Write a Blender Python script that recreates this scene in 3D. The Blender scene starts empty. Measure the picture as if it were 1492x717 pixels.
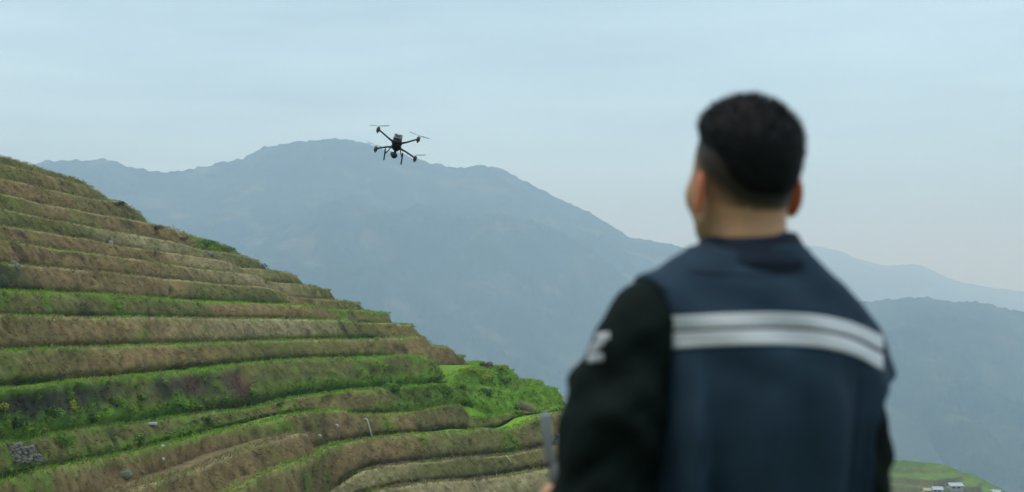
import bpy, bmesh, math, random
import numpy as np
from mathutils import Vector, Matrix
from mathutils.bvhtree import BVHTree
random.seed(7); RNG = np.random.default_rng(11)
R = math.radians
SC = bpy.context.scene
COL = SC.collection

# ------------------------------------------------------------------ camera, world, sun, exposure
EYE = 1.39
HAZE_DENS, HAZE_COL = 0.00046, (0.50, 0.745, 1.0)
PITCH = math.atan(86.5 / 2072.0)
FPX = 2072.0
cam_d = bpy.data.cameras.new("camera"); cam = bpy.data.objects.new("camera", cam_d); COL.objects.link(cam)
cam_d.sensor_width = 36.0; cam_d.lens = 50.0; cam_d.clip_start = 0.05; cam_d.clip_end = 40000
cam.location = (0, 0, EYE); cam.rotation_euler = (math.pi / 2 + PITCH, 0, 0)
cam_d.dof.use_dof = True; cam_d.dof.focus_distance = 42.0; cam_d.dof.aperture_fstop = 3.6
SC.camera = cam
SUN_EL, SUN_AZ = R(66), R(255)          # azimuth clockwise from +Y
world = bpy.data.worlds.new("World"); SC.world = world; world.use_nodes = True
nt = world.node_tree; nt.nodes.clear()
def N(nt, t, **kw):
    n = nt.nodes.new(t)
    for k, v in kw.items():
        setattr(n, k, v)
    return n
wo = N(nt, "ShaderNodeOutputWorld"); bg = N(nt, "ShaderNodeBackground"); bg.inputs[1].default_value = 0.1
sky = N(nt, "ShaderNodeTexSky", sky_type='NISHITA'); sky.sun_disc = False
sky.sun_elevation = SUN_EL; sky.sun_rotation = SUN_AZ; sky.air_density = 1.0; sky.dust_density = 2.0
tc = N(nt, "ShaderNodeTexCoord"); sep = N(nt, "ShaderNodeSeparateXYZ"); nt.links.new(tc.outputs['Generated'], sep.inputs[0])
grad = N(nt, "ShaderNodeValToRGB"); nt.links.new(sep.outputs['Z'], grad.inputs[0])
SKY_LOW, SKY_HIGH = (4.3, 8.15, 11.4, 1), (14.2, 15.8, 17.4, 1)
grad.color_ramp.elements[0].position = 0.0; grad.color_ramp.elements[0].color = SKY_LOW
grad.color_ramp.elements[1].position = 0.9; grad.color_ramp.elements[1].color = SKY_HIGH
mp = N(nt, "ShaderNodeMapping"); mp.inputs['Scale'].default_value = (1.8, 1.8, 13.0); nt.links.new(tc.outputs['Generated'], mp.inputs[0])
cl = N(nt, "ShaderNodeTexNoise"); cl.inputs['Scale'].default_value = 1.3; cl.inputs['Detail'].default_value = 6; cl.inputs['Roughness'].default_value = 0.55
nt.links.new(mp.outputs[0], cl.inputs['Vector'])
clr = N(nt, "ShaderNodeMapRange"); clr.inputs[1].default_value = 0.3; clr.inputs[2].default_value = 0.7; clr.inputs[3].default_value = 0.76; clr.inputs[4].default_value = 1.20
nt.links.new(cl.outputs['Fac'], clr.inputs[0])
mul = N(nt, "ShaderNodeVectorMath", operation='SCALE'); nt.links.new(grad.outputs[0], mul.inputs[0]); nt.links.new(clr.outputs[0], mul.inputs['Scale'])
mx = N(nt, "ShaderNodeMix", data_type='RGBA'); mx.inputs[0].default_value = 0.86
nt.links.new(sky.outputs[0], mx.inputs[6]); nt.links.new(mul.outputs[0], mx.inputs[7])
nt.links.new(mx.outputs[2], bg.inputs[0]); nt.links.new(bg.outputs[0], wo.inputs[0])
sl = bpy.data.lights.new("sun", 'SUN'); so = bpy.data.objects.new("sun", sl); COL.objects.link(so)
sl.energy = 0.9; sl.angle = R(14); sl.color = (1.0, 0.97, 0.92)
sd = Vector((math.sin(SUN_AZ) * math.cos(SUN_EL), math.cos(SUN_AZ) * math.cos(SUN_EL), math.sin(SUN_EL)))
so.rotation_euler = sd.to_track_quat('Z', 'Y').to_euler(); so.location = sd * 30
SC.view_settings.view_transform = 'Standard'; SC.view_settings.look = 'None'
SC.view_settings.gamma = 1.0; SC.view_settings.exposure = 0.0
SC.render.engine = 'CYCLES'; SC.cycles.use_denoising = True
SC.cycles.max_bounces = 6; SC.cycles.diffuse_bounces = 3; SC.cycles.glossy_bounces = 2
SC.cycles.transmission_bounces = 3; SC.cycles.volume_bounces = 1; SC.cycles.caustics_reflective = False; SC.cycles.caustics_refractive = False

# ------------------------------------------------------------------ helpers
CP, SP = math.cos(PITCH), math.sin(PITCH)
def at(px, py, D):
    """world point seen at photo pixel (px, py) on the plane Y = D (arrays allowed)"""
    px = np.asarray(px, float); py = np.asarray(py, float); D = np.asarray(D, float)
    u = (px - 746.0) / FPX; v = (358.5 - py) / FPX
    s = D / (CP - v * SP)
    return np.stack([u * s, D + 0 * s, EYE + (SP + v * CP) * s], -1)
def _h(ix, iy, iz, seed):
    h = (ix * 374761393 + iy * 668265263 + iz * 2147483647 + seed * 1274126177) & 0xFFFFFFFF
    h = ((h ^ (h >> 13)) * 1274126177) & 0xFFFFFFFF
    h = (h ^ (h >> 16)) & 0xFFFFFFFF
    return h / 4294967295.0
def vnoise(P, seed=0):
    P = np.asarray(P, float); I = np.floor(P).astype(np.int64); F = P - I; F = F * F * (3 - 2 * F)
    out = 0
    for dx in (0, 1):
        wx = F[..., 0] if dx else 1 - F[..., 0]
        for dy in (0, 1):
            wy = F[..., 1] if dy else 1 - F[..., 1]
            for dz in (0, 1):
                wz = F[..., 2] if dz else 1 - F[..., 2]
                out = out + wx * wy * wz * _h(I[..., 0] + dx, I[..., 1] + dy, I[..., 2] + dz, seed)
    return out * 2 - 1
def fbm(P, octv=4, seed=0, gain=0.5, ridged=False):
    P = np.asarray(P, float); a = 1.0; s = 0; t = 0
    for o in range(octv):
        n = vnoise(P * (2.03 ** o) + 17.3 * o, seed + o)
        if ridged: n = 1 - 2 * np.abs(n)
        s = s + a * n; t += a; a *= gain
    return s / t
def sstep(a, b, x):
    t = np.clip((x - a) / (b - a), 0, 1); return t * t * (3 - 2 * t)
def mesh(name, V, F, mat=None, parent=None, smooth=True, cols=None, attr='Col'):
    V = np.asarray(V, float); me = bpy.data.meshes.new(name)
    if isinstance(F, np.ndarray):
        nf, k = F.shape
        me.vertices.add(len(V)); me.vertices.foreach_set('co', V.ravel())
        me.loops.add(nf * k); me.loops.foreach_set('vertex_index', F.ravel().astype(np.int32))
        me.polygons.add(nf); me.polygons.foreach_set('loop_start', np.arange(0, nf * k, k, dtype=np.int32))
        me.update(calc_edges=True)
    else:
        me.from_pydata([tuple(v) for v in V], [], [tuple(f) for f in F]); me.update()
    me.validate()
    me.polygons.foreach_set('use_smooth', np.full(len(me.polygons), smooth))
    if cols is not None:
        a = me.color_attributes.new(attr, 'FLOAT_COLOR', 'POINT')
        c = np.ones((len(V), 4)); c[:, :3] = cols; a.data.foreach_set('color', c.ravel())
    if mat: me.materials.append(mat)
    o = bpy.data.objects.new(name, me); COL.objects.link(o)
    if parent: o.parent = parent
    return o
def tag(o, label=None, cat=None, group=None, kind=None):
    if label: o['label'] = label
    if cat: o['category'] = cat
    if group: o['group'] = group
    if kind: o['kind'] = kind
    return o
def empty(name, loc=(0, 0, 0)):
    e = bpy.data.objects.new(name, None); COL.objects.link(e); e.location = loc; e.empty_display_size = 0.1
    return e
def grid_faces(nr, nc, flip=False):
    i = np.arange(nr - 1)[:, None] * nc + np.arange(nc - 1)[None, :]
    f = np.stack([i, i + 1, i + nc + 1, i + nc], -1).reshape(-1, 4)
    return f[:, ::-1].copy() if flip else f
def material(name, col=(0.5, 0.5, 0.5), rough=0.8, attr=None, var=0.25, scale=4.0, bump=0.0, bscale=30.0, metal=0.0, spec=0.3,
             transl=0.0, sss=0.0, coat=0.0, detail=6, second=None, coord='Object'):
    m = bpy.data.materials.new(name); m.use_nodes = True; t = m.node_tree; t.nodes.clear()
    out = N(t, "ShaderNodeOutputMaterial"); b = N(t, "ShaderNodeBsdfPrincipled")
    b.inputs['Roughness'].default_value = rough; b.inputs['Metallic'].default_value = metal
    b.inputs['Specular IOR Level'].default_value = spec; b.inputs['Coat Weight'].default_value = coat
    if sss:
        b.inputs['Subsurface Weight'].default_value = sss; b.inputs['Subsurface Radius'].default_value = (0.012, 0.005, 0.003)
        b.inputs['Subsurface Scale'].default_value = 1.0
    tcn = N(t, "ShaderNodeTexCoord"); no = N(t, "ShaderNodeTexNoise"); no.inputs['Scale'].default_value = scale; no.inputs['Detail'].default_value = detail
    no.inputs['Roughness'].default_value = 0.65
    t.links.new(tcn.outputs[coord], no.inputs['Vector'])
    mr = N(t, "ShaderNodeMapRange"); mr.inputs[1].default_value = 0.28; mr.inputs[2].default_value = 0.72
    mr.inputs[3].default_value = 1 - var; mr.inputs[4].default_value = 1 + var
    t.links.new(no.outputs['Fac'], mr.inputs[0])
    if attr:
        a = N(t, "ShaderNodeVertexColor", layer_name=attr); src = a.outputs['Color']
    else:
        c = N(t, "ShaderNodeRGB"); c.outputs[0].default_value = (*col, 1); src = c.outputs[0]
    if second:
        n2 = N(t, "ShaderNodeTexNoise"); n2.inputs['Scale'].default_value = second[1]; n2.inputs['Detail'].default_value = 5
        t.links.new(tcn.outputs[coord], n2.inputs['Vector'])
        r2 = N(t, "ShaderNodeMapRange"); r2.inputs[1].default_value = second[2]; r2.inputs[2].default_value = second[2] + 0.12
        t.links.new(n2.outputs['Fac'], r2.inputs[0])
        mm = N(t, "ShaderNodeMix", data_type='RGBA'); t.links.new(r2.outputs[0], mm.inputs[0]); t.links.new(src, mm.inputs[6])
        mm.inputs[7].default_value = (*second[0], 1); src = mm.outputs[2]
    vm = N(t, "ShaderNodeVectorMath", operation='SCALE'); t.links.new(src, vm.inputs[0]); t.links.new(mr.outputs[0], vm.inputs['Scale'])
    t.links.new(vm.outputs[0], b.inputs['Base Color'])
    if bump:
        bn = N(t, "ShaderNodeTexNoise"); bn.inputs['Scale'].default_value = bscale; bn.inputs['Detail'].default_value = 4
        t.links.new(tcn.outputs[coord], bn.inputs['Vector'])
        bb = N(t, "ShaderNodeBump"); bb.inputs['Strength'].default_value = 0.7; bb.inputs['Distance'].default_value = bump
        t.links.new(bn.outputs['Fac'], bb.inputs['Height']); t.links.new(bb.outputs[0], b.inputs['Normal'])
    if transl:
        tr = N(t, "ShaderNodeBsdfTranslucent"); t.links.new(vm.outputs[0], tr.inputs[0])
        ms = N(t, "ShaderNodeMixShader"); ms.inputs[0].default_value = transl
        t.links.new(b.outputs[0], ms.inputs[1]); t.links.new(tr.outputs[0], ms.inputs[2]); t.links.new(ms.outputs[0], out.inputs[0])
    else:
        t.links.new(b.outputs[0], out.inputs[0])
    return m
def tube(path, rad, seg=10, cap=True):
    """tapered tube along a polyline -> V, F lists"""
    path = [Vector(p) for p in path]; n = len(path)
    rad = list(rad) if hasattr(rad, '__len__') else [rad] * n
    V, F = [], []; up = None
    for i, p in enumerate(path):
        t = (path[min(i + 1, n - 1)] - path[max(i - 1, 0)]).normalized()
        if up is None:
            up = t.orthogonal().normalized()
        up = (up - t * up.dot(t)).normalized(); s = t.cross(up)
        for k in range(seg):
            a = 2 * math.pi * k / seg; V.append(p + (up * math.cos(a) + s * math.sin(a)) * rad[i])
    for i in range(n - 1):
        for k in range(seg):
            k2 = (k + 1) % seg; F.append((i * seg + k, i * seg + k2, (i + 1) * seg + k2, (i + 1) * seg + k))
    if cap:
        F.append(tuple(range(seg))[::-1]); F.append(tuple((n - 1) * seg + k for k in range(seg)))
    return V, F
def box(c, s, M=None, bev=0.0):
    bm = bmesh.new(); bmesh.ops.create_cube(bm, size=1.0)
    for v in bm.verts: v.co = Vector((v.co.x * s[0], v.co.y * s[1], v.co.z * s[2]))
    if bev: bmesh.ops.bevel(bm, geom=bm.edges[:], offset=bev, segments=2, profile=0.5, affect='EDGES')
    for v in bm.verts:
        v.co = v.co + Vector(c)
        if M is not None: v.co = M @ v.co
    bm.verts.ensure_lookup_table(); V = [v.co.copy() for v in bm.verts]; F = [tuple(v.index for v in f.verts) for f in bm.faces]
    bm.free(); return V, F
def merge(*vf):
    V, F = [], []
    for v, f in vf:
        b = len(V); V += list(v); F += [tuple(i + b for i in q) for q in f]
    return V, F

# ------------------------------------------------------------------ materials of the land
M_bank = material('bank_earth', attr='Col', rough=0.95, var=0.4, scale=2.6, bump=0.05, bscale=7, spec=0.1, detail=10)
M_field = material('field_ground', attr='Col', rough=0.95, var=0.3, scale=1.7, bump=0.03, bscale=9, spec=0.1)
M_blade = material('grass_blades', attr='Col', rough=0.85, var=0.15, scale=1.0, spec=0.12, transl=0.25)
M_leaf = material('shrub_leaves', attr='Col', rough=0.7, var=0.2, scale=3.0, spec=0.2, transl=0.3)
M_stem = material('woody_stem', (0.10, 0.075, 0.05), 0.9, var=0.3, scale=20)
M_forest = material('mountain_forest', (0.030, 0.044, 0.024), 0.95, var=0.55, scale=0.015, spec=0.05, detail=12,
                    second=((0.085, 0.09, 0.05), 0.014, 0.55), bump=8.0, bscale=0.06)
M_meadow = material('mountain_meadow', (0.055, 0.075, 0.04), 0.95, var=0.4, scale=0.02, spec=0.05, detail=12)
M_ground = material('valley_ground', (0.06, 0.085, 0.035), 0.95, var=0.35, scale=0.05, spec=0.1, detail=10, second=((0.12, 0.10, 0.06), 0.02, 0.6))
M_stone = material('wall_stone', (0.15, 0.15, 0.125), 0.9, var=0.45, scale=5, bump=0.01, bscale=20)

# ------------------------------------------------------------------ mountains, far to near
def interp_pts(pts, xs, sm=4.0):
    pts = sorted(pts); return np.interp(xs, [p[0] for p in pts], [p[1] for p in pts])
def smooth1(a, sig):
    k = int(sig * 3) + 1; w = np.exp(-0.5 * (np.arange(-k, k + 1) / sig) ** 2); w /= w.sum()
    return np.convolve(np.pad(a, (k, k), mode='edge'), w, mode='valid')
def mountain(name, pts, Dr, Df, zval, step, rows, amp, seed, bump, label_mat, wob=0.0, back=1500):
    xs = np.arange(pts[0][0], pts[-1][0] + step, step, dtype=float)
    py = smooth1(interp_pts(pts, xs), 2.0)
    Dr_ = Dr * (1 + wob * np.sin(xs / 330.0 + seed))
    ridge = at(xs, py, Dr_)
    rows_f = np.linspace(0, 1, rows) ** 1.25; nb = 14
    V = []
    u = (xs - 746) / FPX
    for s in -np.linspace(1, 0.05, nb):
        D = Dr_ - s * back; z = ridge[:, 2] + (zval - ridge[:, 2]) * (abs(s) ** 0.9)
        V.append(np.stack([u * D, D, z], -1))
    for s in rows_f:
        D = Dr_ - s * (Dr_ - Df); z = ridge[:, 2] + (zval - ridge[:, 2]) * (s ** 0.92)
        V.append(np.stack([u * D, D, z], -1))
    V = np.array(V); S = np.concatenate([np.linspace(1, 0.05, nb), rows_f])[:, None]
    Q = V.copy(); Q[..., 2] = 0
    sc = Dr / 2800.0
    warp = fbm(Q / (420 * sc), 3, seed + 9)[..., None] * 160 * sc
    g = fbm((Q + warp) / (520 * sc) * np.array([1.5, 0.55, 1]), 6, seed, 0.55, ridged=True)
    m = np.clip(S * 3.2, 0, 1) * np.clip((1.05 - S) * 4, 0, 1)
    V[..., 2] += (g - 0.1) * amp * m
    b = 0.9 * fbm(Q / (8 * sc), 2, seed + 3) + 0.35 * np.maximum(0, fbm(Q / (22 * sc), 2, seed + 5))
    V[..., 2] += b * bump * np.clip(1.2 - S * 0.3, 0, 1)
    nr, nc = V.shape[:2]
    o = mesh(name, V.reshape(-1, 3), grid_faces(nr, nc, flip=True), label_mat)
    tag(o, kind='structure'); return o
far_pts = [(-1500, 330), (-800, 380), (0, 395), (700, 372), (1000, 362), (1120, 355), (1165, 358), (1200, 360), (1225, 366), (1255, 380), (1290, 388),
           (1315, 386), (1335, 384), (1348, 389), (1380, 405), (1410, 414), (1450, 420), (1492, 424), (1600, 430), (1800, 415), (2100, 380), (2700, 360), (3200, 390)]
main_pts = [(-1700, 120), (-1000, 180), (-400, 215), (-100, 255), (0, 248), (50, 239), (62, 235), (85, 233), (130, 234), (150, 231), (168, 237),
            (185, 243), (205, 246), (222, 250), (235, 252), (260, 249), (300, 242), (335, 234), (353, 231), (368, 221), (385, 213), (405, 211), (422, 209),
            (440, 206), (470, 203), (505, 203), (530, 208), (550, 214), (600, 230), (632, 238), (665, 245), (700, 242), (720, 244), (735, 249), (760, 262),
            (790, 278), (812, 288), (850, 305), (872, 316), (900, 335), (917, 347), (950, 351), (978, 355), (1000, 362), (1050, 380), (1120, 410),
            (1200, 444), (1300, 490), (1400, 530), (1500, 560), (1700, 620)]
mid_pts = [(900, 520), (1050, 490), (1150, 462), (1210, 446), (1245, 440), (1290, 438), (1325, 434), (1345, 432), (1365, 435), (1385, 439), (1420, 440), (1450, 446),
           (1492, 456), (1560, 470), (1700, 440), (1900, 380), (2200, 330), (2700, 300)]
spur_pts = [(960, 720), (1020, 640), (1100, 575), (1170, 552), (1240, 566), (1300, 594), (1350, 628), (1400, 662), (1450, 697), (1500, 730), (1560, 790)]
ZV = -330.0
mountain('far_mountains', far_pts, 6200, 4200, ZV, 4, 70, 150, 31, 5, M_forest, back=2500)
mountain('main_mountain', main_pts, 2900, 1250, ZV, 2.2, 190, 120, 5, 5.0, M_forest, 0.05)
mountain('right_mountain', mid_pts, 2450, 900, ZV, 2.5, 150, 95, 12, 4.5, M_forest, 0.03)
mountain('lower_spur', spur_pts, 1600, 1000, ZV, 3, 90, 22, 40, 2.0, M_meadow, 0.0, back=500)

# valley floor reaching the horizon (ring-shaped sheet; the near slope joins it)
def near_h(x, y):
    """ground of the near spur: ledge at 0 that falls away to the valley"""
    x = np.asarray(x, float); y = np.asarray(y, float)
    d = np.maximum(0, y - 4.6 + 0.5 * np.sin(x * 0.4)); dx = np.maximum(0, x - 5)
    z = -0.36 * d - 0.30 * dx
    far = np.maximum(0, np.hypot(np.maximum(0, x + 20) * 0.9, y) - 60)
    z = z - 0.22 * far
    z = np.where(y < -3, z + np.minimum(40, (-3 - y) * 0.45), z)
    z = np.where(x < -6, z + np.minimum(30, (-6 - x) * 0.28) * sstep(34, 8, y), z)
    return z
rr = np.concatenate([np.linspace(0, 12, 40), np.geomspace(12.6, 11000, 110)])
aa = np.linspace(0, 2 * math.pi, 241)
RR, AA = np.meshgrid(rr, aa, indexing='ij'); GX = RR * np.sin(AA) + 0.3; GY = RR * np.cos(AA) + 1.0
GZ = np.maximum(near_h(GX, GY), ZV) 
GZ = GZ + fbm(np.stack([GX, GY, 0 * GX], -1) / 9.0, 4, 77) * np.clip((RR - 5) / 20, 0, 1) * np.clip(RR * 0.01, 0.3, 3) + 0.02 * vnoise(np.stack([GX, GY, 0 * GX], -1) * 2, 3)
GZ = np.maximum(GZ, ZV - 3)
ground = mesh('ground', np.stack([GX, GY, GZ], -1).reshape(-1, 3), grid_faces(len(rr), len(aa), flip=True), M_ground)
tag(ground, kind='structure')

# ------------------------------------------------------------------ the terraced hillside
BR, OL, GR, DK, RD, PB = np.array((.188, .134, .058)), np.array((.118, .118, .036)), np.array((.120, .225, .022)), np.array((.022, .025, .014)), np.array((.06, .032, .022)), np.array((.255, .215, .110))
# each lip: photo points of its edge (x, y, optional step in distance), distance at x = 0, bank colours along x, greenness of its edge
L = [
 dict(p=[(-350,150),(0,227),(28,235),(60,246),(90,255),(115,262),(130,269)], D=80, c=[(0,OL),(140,OL)], g=.12),
 dict(p=[(-350,165),(0,239),(44,248),(74,257),(107,266),(133,273),(148,283),(160,290)], D=78, c=[(0,OL),(60,BR),(160,OL)], g=.1),
 dict(p=[(-350,190),(0,260),(35,267),(62,274),(92,281),(123,288),(150,292),(168,292),(182,297),(200,307)], D=75.2, c=[(0,BR),(90,BR),(200,OL)], g=.15),
 dict(p=[(-350,220),(0,282),(30,288),(57,297),(86,301),(117,307),(138,312),(169,316),(200,322),(218,326),(250,333),(270,339),(285,345),(310,352),(338,361)], D=72.4, c=[(0,OL),(90,BR),(260,BR),(290,GR),(340,GR)], g=.15),
 dict(p=[(-350,250),(0,304),(50,315),(74,321),(98,324),(127,330),(153,335),(220,346),(231,348),(261,354),(284,362),(306,366),(330,368),(353,373),(370,377)], D=69.8, c=[(0,OL),(100,OL),(200,PB),(370,OL)], g=.12),
 dict(p=[(-350,285),(0,329),(40,334),(75,340),(98,345),(125,348),(160,356),(200,362),(231,366),(277,372),(313,378),(334,382,0),(347,390,1.2),(363,391,1.2),(393,394),(420,397),(428,401)], D=67.3, c=[(0,BR),(220,BR),(300,PB),(430,OL)], g=.1),
 dict(p=[(-350,312),(0,349),(43,356),(83,364),(117,367),(169,374),(220,381),(246,385),(298,393),(353,398),(374,400,0),(386,409,1.3),(405,412,1.3),(433,414),(467,418),(473,421)], D=65, c=[(0,BR),(200,BR),(380,PB),(470,OL)], g=.3),
 dict(p=[(-350,362),(0,384),(26,386),(80,390),(123,394),(184,400),(220,404),(240,407),(267,408),(300,412),(317,414),(353,416),(382,418,0),(402,422,.6),(418,431,1.4),(440,434,1.4),(480,437),(517,439)], D=62.6, c=[(0,DK*1.6),(60,BR),(260,BR),(275,OL),(400,OL),(420,BR),(520,OL)], g=.15),
 dict(p=[(-350,414),(0,423),(50,425),(110,428),(160,429),(200,432),(250,436),(290,439),(350,441),(420,444),(464,446,0),(475,451,1.2),(517,452,1.2),(547,453)], D=60, c=[(0,OL*1.05),(120,OL),(290,OL),(300,BR),(470,BR),(548,OL)], g=.95),
 dict(p=[(-350,455),(0,459),(40,461),(80,461),(130,464),(200,462),(300,464),(420,465),(503,467,0),(518,471,1.8),(551,471,1.8),(584,471,.5)], D=57.3, c=[(0,BR),(140,BR),(420,PB),(520,OL),(584,BR)], g=.45),
 dict(p=[(-350,532),(0,513),(60,509),(120,507),(200,504),(300,501),(400,497),(484,495),(534,495),(584,492),(616,489,0),(632,505,2.5),(645,504,2.5),(656,507,2.3),(663,512,2.2),(667,519,2.2)], D=54.6, c=[(0,OL),(80,BR),(250,BR),(400,OL),(560,BR),(657,BR)], g=.6),
 dict(p=[(-350,605,-3.5),(0,568,-3.5),(50,566,-3),(80,561,-2.5),(125,555,-1.9),(160,552,-1.4),(215,547,-.8),(280,541,-.2),(340,533),(400,527),(460,523),(540,521),(600,518),(624,519,0),(641,541,3),(665,536,7),(690,531,12),(701,528,16),(706,524,21)], D=51.4, c=[(0,DK*1.5),(120,DK*1.6),(200,OL),(225,DK*1.5),(270,RD*1.3),(300,DK*1.8),(335,RD*1.4),(365,OL),(500,OL*.9),(600,OL),(700,GR)], g=.9, foot=[(0,.75),(240,.9),(300,.3),(420,.7),(700,.8)]),
 dict(p=[(-350,705,-3),(0,646,-3),(55,640,-2.6),(75,634,-2.3),(130,623,-1.5),(200,617,-.8),(215,616,-.7),(270,606,-.3),(330,600),(360,597),(400,588),(430,580),(477,574),(517,569),(559,566),(600,563),(633,561),(665,559),(700,562),(735,566)], D=49.2, c=[(0,OL),(100,OL),(330,OL),(500,BR*.9),(560,OL),(700,GR)], g=.85, foot=[(0,.3),(60,.2),(200,.8),(300,.5),(520,.4),(700,.9)]),
 dict(p=[(-350,800,-2.6),(0,702,-2.6),(18,697,-2.5),(60,685,-2),(110,675,-1.5),(150,667,-1),(200,659,-.6),(233,650,-.4),(282,639),(330,627),(379,617),(434,604),(467,600),(484,597),(499,597,0),(513,604,1.6),(550,604,1.6),(590,602,1.6),(601,600,2.6),(640,593,2.6),(660,590,2.6),(672,588,2.6),(684,608,1.5),(707,608,1),(739,603,1),(770,597,1),(818,592,1),(900,590,1)], D=47.0, c=[(0,BR*.85),(300,BR),(400,OL*1.2),(440,BR),(600,BR),(680,OL),(900,GR)], g=.8),
 dict(p=[(-350,1010,-6.8),(0,860,-6.8),(200,780,-5.2),(340,717,-4.6),(379,695,-4.4),(400,688,-4.2),(434,674,-3.4),(467,664,-1.8),(480,653,-.9),(500,646),(542,639),(601,633),(640,631),(684,629),(707,623),(716,627),(739,627),(759,622),(772,615),(786,608),(810,602),(860,598),(930,600)], D=45.7, c=[(0,BR),(500,BR),(600,BR),(640,OL*1.15),(930,BR)], g=.7),
 dict(p=[(-350,1120,-2.5),(0,940,-2),(300,800),(430,750),(485,717),(507,703),(527,689),(567,679),(601,675),(640,672),(667,669),(725,665),(751,662),(792,654),(830,648),(960,645)], D=44.2, c=[(0,BR),(480,PB),(640,OL),(960,BR)], g=.12),
 dict(p=[(-350,1230,-3),(0,1010,-2.5),(300,850),(480,750),(547,717),(576,711),(600,707),(640,702),(700,699),(751,692),(796,684),(830,680),(990,680)], D=42.8, c=[(0,BR),(600,PB),(990,PB)], g=.15),
 dict(p=[(-350,1330,-3.5),(0,1080),(300,920),(500,800),(600,757),(700,745),(800,735),(1020,730)], D=41.4, c=[(0,BR),(1020,BR)], g=.3),
]
def gfac(x): return 1 + np.where(x > 0, 0.75, 0.6) * x / 700.0
def build_lip(l):
    p = l['p']; xs = np.array([q[0] for q in p], float); ys = np.array([q[1] for q in p], float); dd = np.array([q[2] if len(q) > 2 else 0 for q in p], float)
    x = np.arange(xs[0], xs[-1] + 0.1, 1.5); y = np.interp(x, xs, ys); d = np.interp(x, xs, dd)
    y = smooth1(y, 2.2); y = y + 3.0 * np.clip((x - xs[-1] + 12) / 12, 0, 1) ** 2; d = smooth1(d, 1.6)
    D = l['D'] * gfac(x) + d
    D = D + 0.35 * fbm(np.stack([x / 60.0, 0 * x + l['D'], 0 * x], -1), 3, 21)
    P = at(x, y, D)
    # smooth heights a little so the lip is near level, keep the picture position
    # wrap round the nose
    t = P[-1] - P[-8]; a = math.atan2(t[1], t[0]); pos = P[-1].copy(); W = []; rad = 1.8; st = 0.3
    aend = max(a + 0.2, R(165))
    while a < aend:
        a += st / rad; pos = pos + np.array((math.cos(a) * st, math.sin(a) * st, 0)); W.append(pos.copy())
    for i in range(40):
        s2 = 0.6 + i * 0.03; a += 0.004; pos = pos + np.array((math.cos(a) * s2, math.sin(a) * s2, 0.0)); W.append(pos.copy())
    P = np.concatenate([P, np.array(W)]); pxs = np.concatenate([x, np.full(len(W), x[-1])])
    e0 = np.arange(45, 0, -.5)[:, None] * np.array((-.62, -.78, 0))[None]; P = np.concatenate([P[0] + e0, P]); pxs = np.concatenate([np.full(len(e0), x[0]), pxs]); nE = len(e0)
    # resample by plan length
    seg = np.hypot(*np.diff(P[:, :2], axis=0).T); s = np.concatenate([[0], np.cumsum(seg)])
    ss = np.arange(0, s[-1], 0.13)
    P = np.stack([np.interp(ss, s, P[:, k]) for k in range(3)], -1); pxs = np.interp(ss, s, pxs)
    l['P'] = P; l['px'] = pxs
    l['nose'] = np.searchsorted(ss, s[nE + len(x) - 1])
for l in L: build_lip(l)
def nearest(A, B, zfrom):
    out = np.empty(len(A)); dist = np.empty(len(A))
    for i in range(0, len(A), 200):
        d = np.hypot(A[i:i + 200, None, 0] - B[None, :, 0], A[i:i + 200, None, 1] - B[None, :, 1]); j = d.argmin(1)
        out[i:i + 200] = zfrom[j]; dist[i:i + 200] = d[np.arange(len(j)), j]
    return out, dist
hill = empty('terraced_hillside', (0, 0, 0)); tag(hill, kind='structure')
hill['label'] = 'brown and green terraced hillside stepping down from the upper left'
HOLES = [(249, 427, .22, .5), (411, 590, .22, .5), (178, 531, .3, .4), (482, 581, .35, .35), (580, 545, .35, .45), (60, 585, .8, .3), (300, 560, .9, .3), (160, 579, .4, .35),
         (28, 575, .5, .3), (352, 545, .3, .4), (232, 372, .3, .3), (270, 375, .25, .3), (165, 688, .4, .35), (455, 632, .3, .3), (390, 412, .2, .3), (700, 560, .4, .3), (435, 462, .2, .2),
         (118, 566, .4, .35), (545, 553, .5, .25), (640, 555, .3, .35), (512, 618, .3, .2), (690, 655, .35, .25), (30, 412, .4, .3), (95, 375, .4, .25)]
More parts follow.
